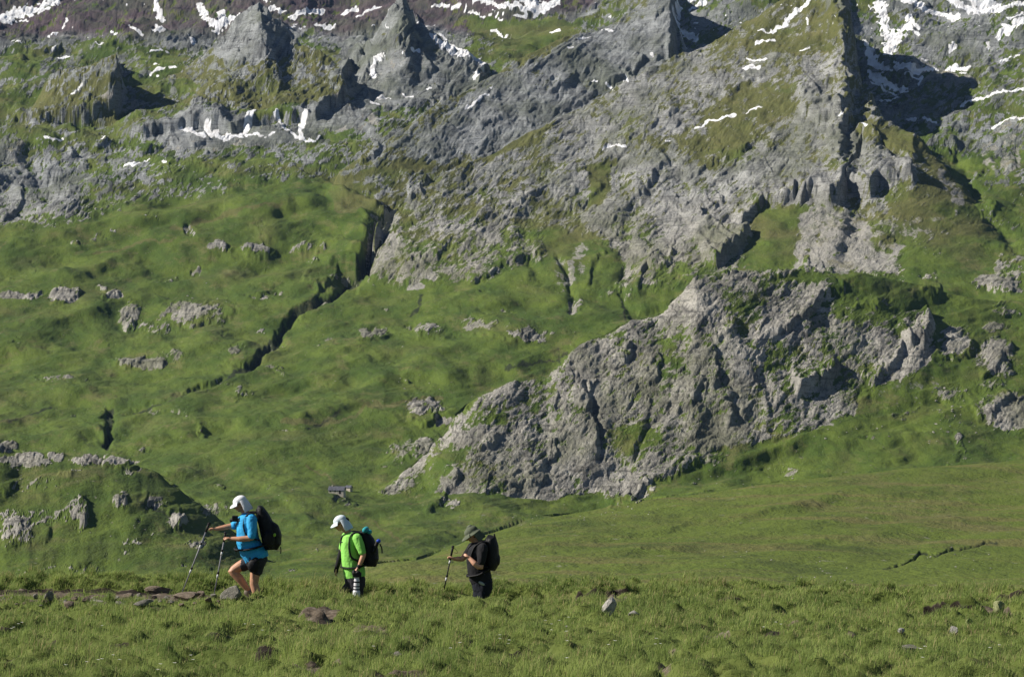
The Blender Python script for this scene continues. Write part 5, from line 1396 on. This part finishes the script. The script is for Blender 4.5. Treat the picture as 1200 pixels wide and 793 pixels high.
strapband('loose_strap', bk, [PX(445.5, 636, -.15), PX(448, 641, -.15), PX(448.4, 647, -.15)], .014, .010, BLK)
strapband('shoulder_strap', bk, [PX(424, 624, -.12), PX(416, 622.5, -.13), PX(410.3, 628, -.14), PX(409.5, 640, -.165), PX(412, 653, -.175), PX(427, 658, -.16)], .045, .016, BLK)
strapband('shoulder_strap', bk, [PX(424, 624, .12), PX(412, 622.5, .12), PX(399.8, 628.5, .10), PX(398.6, 638, .12), PX(402, 650, .16), PX(425, 658, .16)], .035, .014, BLK)
strapband('chest_strap', bk, [PX(409, 636, -.16), PX(402.5, 635, -.10), PX(399, 634, 0), PX(399, 634, .1)], .012, .008, BLK)
strapband('hip_belt', bk, [PX(430, 660, -.16), PX(420, 664, -.20), PX(410, 664.5, -.185), PX(402, 664, -.08), PX(401, 664, .05), PX(410, 664, .19), PX(428, 660, .17)], .035, .014, BLK)
cmr = empty('camera', PX(419, 673, -.27), label='camera with a long white lens hanging at the hip of the walker in green', cat='camera')
def lathe(name, root, axis0, axis1, prof, mat, par=None):
    bm = bmesh.new(); A_, B_ = axis0, axis1
    ring_tube(bm, [(A_.lerp(B_, t), r_, r_) for t, r_ in prof], 24)
    bmesh.ops.recalc_face_normals(bm, faces=bm.faces)
    bm.transform(Matrix.Translation(-root.location)); o = link_mesh(name, bm, mat, par or root, False)
    for p_ in o.data.polygons: p_.use_smooth = False
    return o
a, b = PX(419.3, 674, -.27), PX(418.6, 698.5, -.27)
bm = bmesh.new(); c0 = PX(420, 671, -.27); box(bm, c0.x - .07, c0.x + .06, c0.y - .045, c0.y + .045, c0.z - .04, c0.z + .03); ball(bm, c0 + Vector((-.05, 0, .02)), .035, .035, .05); ball(bm, c0 + Vector((.01, -.02, .035)), .03, .03, .025)
fuse('camera_body', bm, BLK, cmr, .007, 1)
ln = lathe('lens', cmr, a, b, [(0, .034), (.12, .036), (.13, .042), (.30, .042), (.31, .044), (.62, .045), (.66, .050), (.70, .056), (.99, .057), (1.0, .050)], LWH)
for t0, t1, r_ in ((.20, .27, .0445), (.42, .47, .0465), (.56, .62, .0475)):
    lathe('ring', cmr, a, b, [(t0, r_), (t1, r_)], BLK, ln)
lathe('hood_rim', cmr, a, b, [(.955, .0595), (1.01, .0595)], BLK, ln)

# ---- rear walker: black shirt
r = person(PX(565, 738), 'walker in black with an olive sun hat, one arm bent across the chest')
bm = bmesh.new()
hq = head(bm, PX(553.6, 626.3), .62, 1.0)
limb(bm, [(PX(557, 631), .056), (PX(561.5, 637), .060)])
ring_tube(bm, [(PX(561.5, 635), .065, .10), (PX(561.5, 639), .110, .18), (PX(559.5, 646), .135, .19), (PX(558.5, 654), .150, .185), (PX(560, 665), .155, .18), (PX(563, 676), .155, .18), (PX(565.5, 686), .14, .18)], 20)
limb(bm, [(PX(566, 641, -.19), .060), (PX(563, 663.5, -.25), .045), (PX(556.5, 658.5, -.26), .043), (PX(550.5, 652.5, -.22), .030)])
limb(bm, [(PX(554, 642, .16), .060), (PX(541.5, 655.5, .17), .044), (PX(531.8, 655.3, .15), .029)])
hand(bm, PX(550.5, 652.5, -.22), PX(545.5, 647.5, -.17), 1, .8)
hand(bm, PX(532.6, 655.3, .15), PX(526.5, 653, .14), -1)
limb(bm, [(PX(567, 684, -.09), .09), (PX(566.5, 709, -.1), .062), (PX(569, 733, -.1), .042)])
limb(bm, [(PX(563, 684, .09), .09), (PX(560, 708, .1), .062), (PX(563, 733, .1), .042)])
fuse('body', bm, SK2, r, .0075, 3)
eyes(r, hq)
bm = bmesh.new(); ball(bm, hq(.045, 0, .0), .075, .080, .085, 0); fuse('hair', bm, HAIR, r, .007, 1, .004)
cap(r, hq, OLV, True, .62, 1.03, .10, bucket=True, name='sun_hat')
bm = bmesh.new()
ring_tube(bm, [(PX(563, 635), .07, .09), (PX(562.5, 638.5), .125, .20), (PX(560, 646), .152, .21), (PX(559, 655), .165, .20), (PX(560.5, 666), .170, .195), (PX(563, 676), .172, .195), (PX(564.5, 680), .165, .19)], 24)
limb(bm, [(PX(566, 640.5, -.19), .078), (PX(565, 652, -.235), .070), (PX(564, 657, -.245), .062)])
limb(bm, [(PX(554, 641.5, .16), .078), (PX(547, 650, .17), .062)])
fuse('shirt', bm, BLK2, r, .008, 3, .006, 22)
bm = bmesh.new()
ring_tube(bm, [(PX(563.5, 675), .158, .18), (PX(565, 683), .160, .19), (PX(566, 690), .155, .19), (PX(566, 697), .10, .16)], 20)
limb(bm, [(PX(567, 686, -.09), .108), (PX(566.5, 709, -.1), .084), (PX(569, 730, -.1), .066)])
limb(bm, [(PX(563.5, 686, .09), .108), (PX(559.5, 708, .1), .084), (PX(562.5, 730, .1), .066)])
tro = fuse('trousers', bm, NVY, r, .008, 3, .007, 7)
bm = bmesh.new(); ball(bm, PX(564.5, 682, -.185), .055, .02, .025, .5, 2); bm.transform(Matrix.Translation(-r.location)); link_mesh('pocket_patch', bm, TAG, tro, True)
for a, b in ((PX(569, 735, -.1), PX(560, 736.5, -.1)), (PX(563, 735, .1), PX(554, 736.5, .1))): boot(r, a, b, BLK)
bk = empty('backpack', PX(576, 668), label='tall plain black backpack worn by the walker in black', cat='backpack', group='backpacks worn by the walkers')
bm = bmesh.new()
ring_tube(bm, [(PX(569.5, 630.5), .07, .11), (PX(573, 632.5), .115, .15), (PX(575, 640), .120, .165), (PX(575.5, 650), .120, .17), (PX(575.5, 660), .115, .17), (PX(574, 667), .09, .15)], 20)
ball(bm, PX(581.5, 655), .06, .12, .11)
fuse('bag', bm, BLK, bk, .009, 2, .006, 29)
bm = bmesh.new(); limb(bm, [(PX(579.8, 632, -.05), .018), (PX(579.4, 625.5, -.05), .013)]); bm.transform(Matrix.Translation(-bk.location)); link_mesh('top_handle', bm, BLK, bk, True)
strapband('shoulder_strap', bk, [PX(571, 634, -.13), PX(564, 634, -.15), PX(556, 639, -.16), PX(551.5, 650, -.18), PX(556, 661, -.2), PX(572, 663, -.18)], .035, .013, BLK)
strapband('shoulder_strap', bk, [PX(571, 634, .13), PX(561, 634, .14), PX(549.5, 640, .12), PX(546.5, 650, .14), PX(551, 661, .18), PX(572, 663, .18)], .035, .013, BLK)
strapband('hip_belt', bk, [PX(573, 665, -.17), PX(562, 672, -.215), PX(552, 674, -.16), PX(548.5, 673.5, -.02), PX(553, 673, .18), PX(572, 665, .18)], .045, .016, BLK)
pole(PX(517.6, 703.5, .14), PX(530.6, 641.0, .14), 'dark trekking pole held upright by the walker in black', BLK)

# ------------------------------------------------------------------ air
hz = bpy.data.meshes.new('haze')
bm = bmesh.new()
bmesh.ops.create_cube(bm, size=1.0)
zlo, zhi = float(Z.min()) - 12, float(Z.max()) + 60
for v in bm.verts:
    v.co = Vector((v.co.x * 12000, 3800 + v.co.y * 9400, zlo if v.co.z < 0 else zhi))
bm.to_mesh(hz); bm.free()
ho = bpy.data.objects.new('haze', hz); COL.objects.link(ho)
prop(ho, kind='stuff', label='thin blue mountain air over the valley', cat='haze')
hm = bpy.data.materials.new('air'); hm.use_nodes = True
t = hm.node_tree; t.nodes.clear()
o_ = t.nodes.new('ShaderNodeOutputMaterial'); pv = t.nodes.new('ShaderNodeVolumePrincipled')
pv.inputs['Color'].default_value = (.34, .56, 1.0, 1)
pv.inputs['Density'].default_value = 1.0e-5
pv.inputs['Anisotropy'].default_value = 0.0
t.links.new(pv.outputs[0], o_.inputs['Volume'])
hz.materials.append(hm)
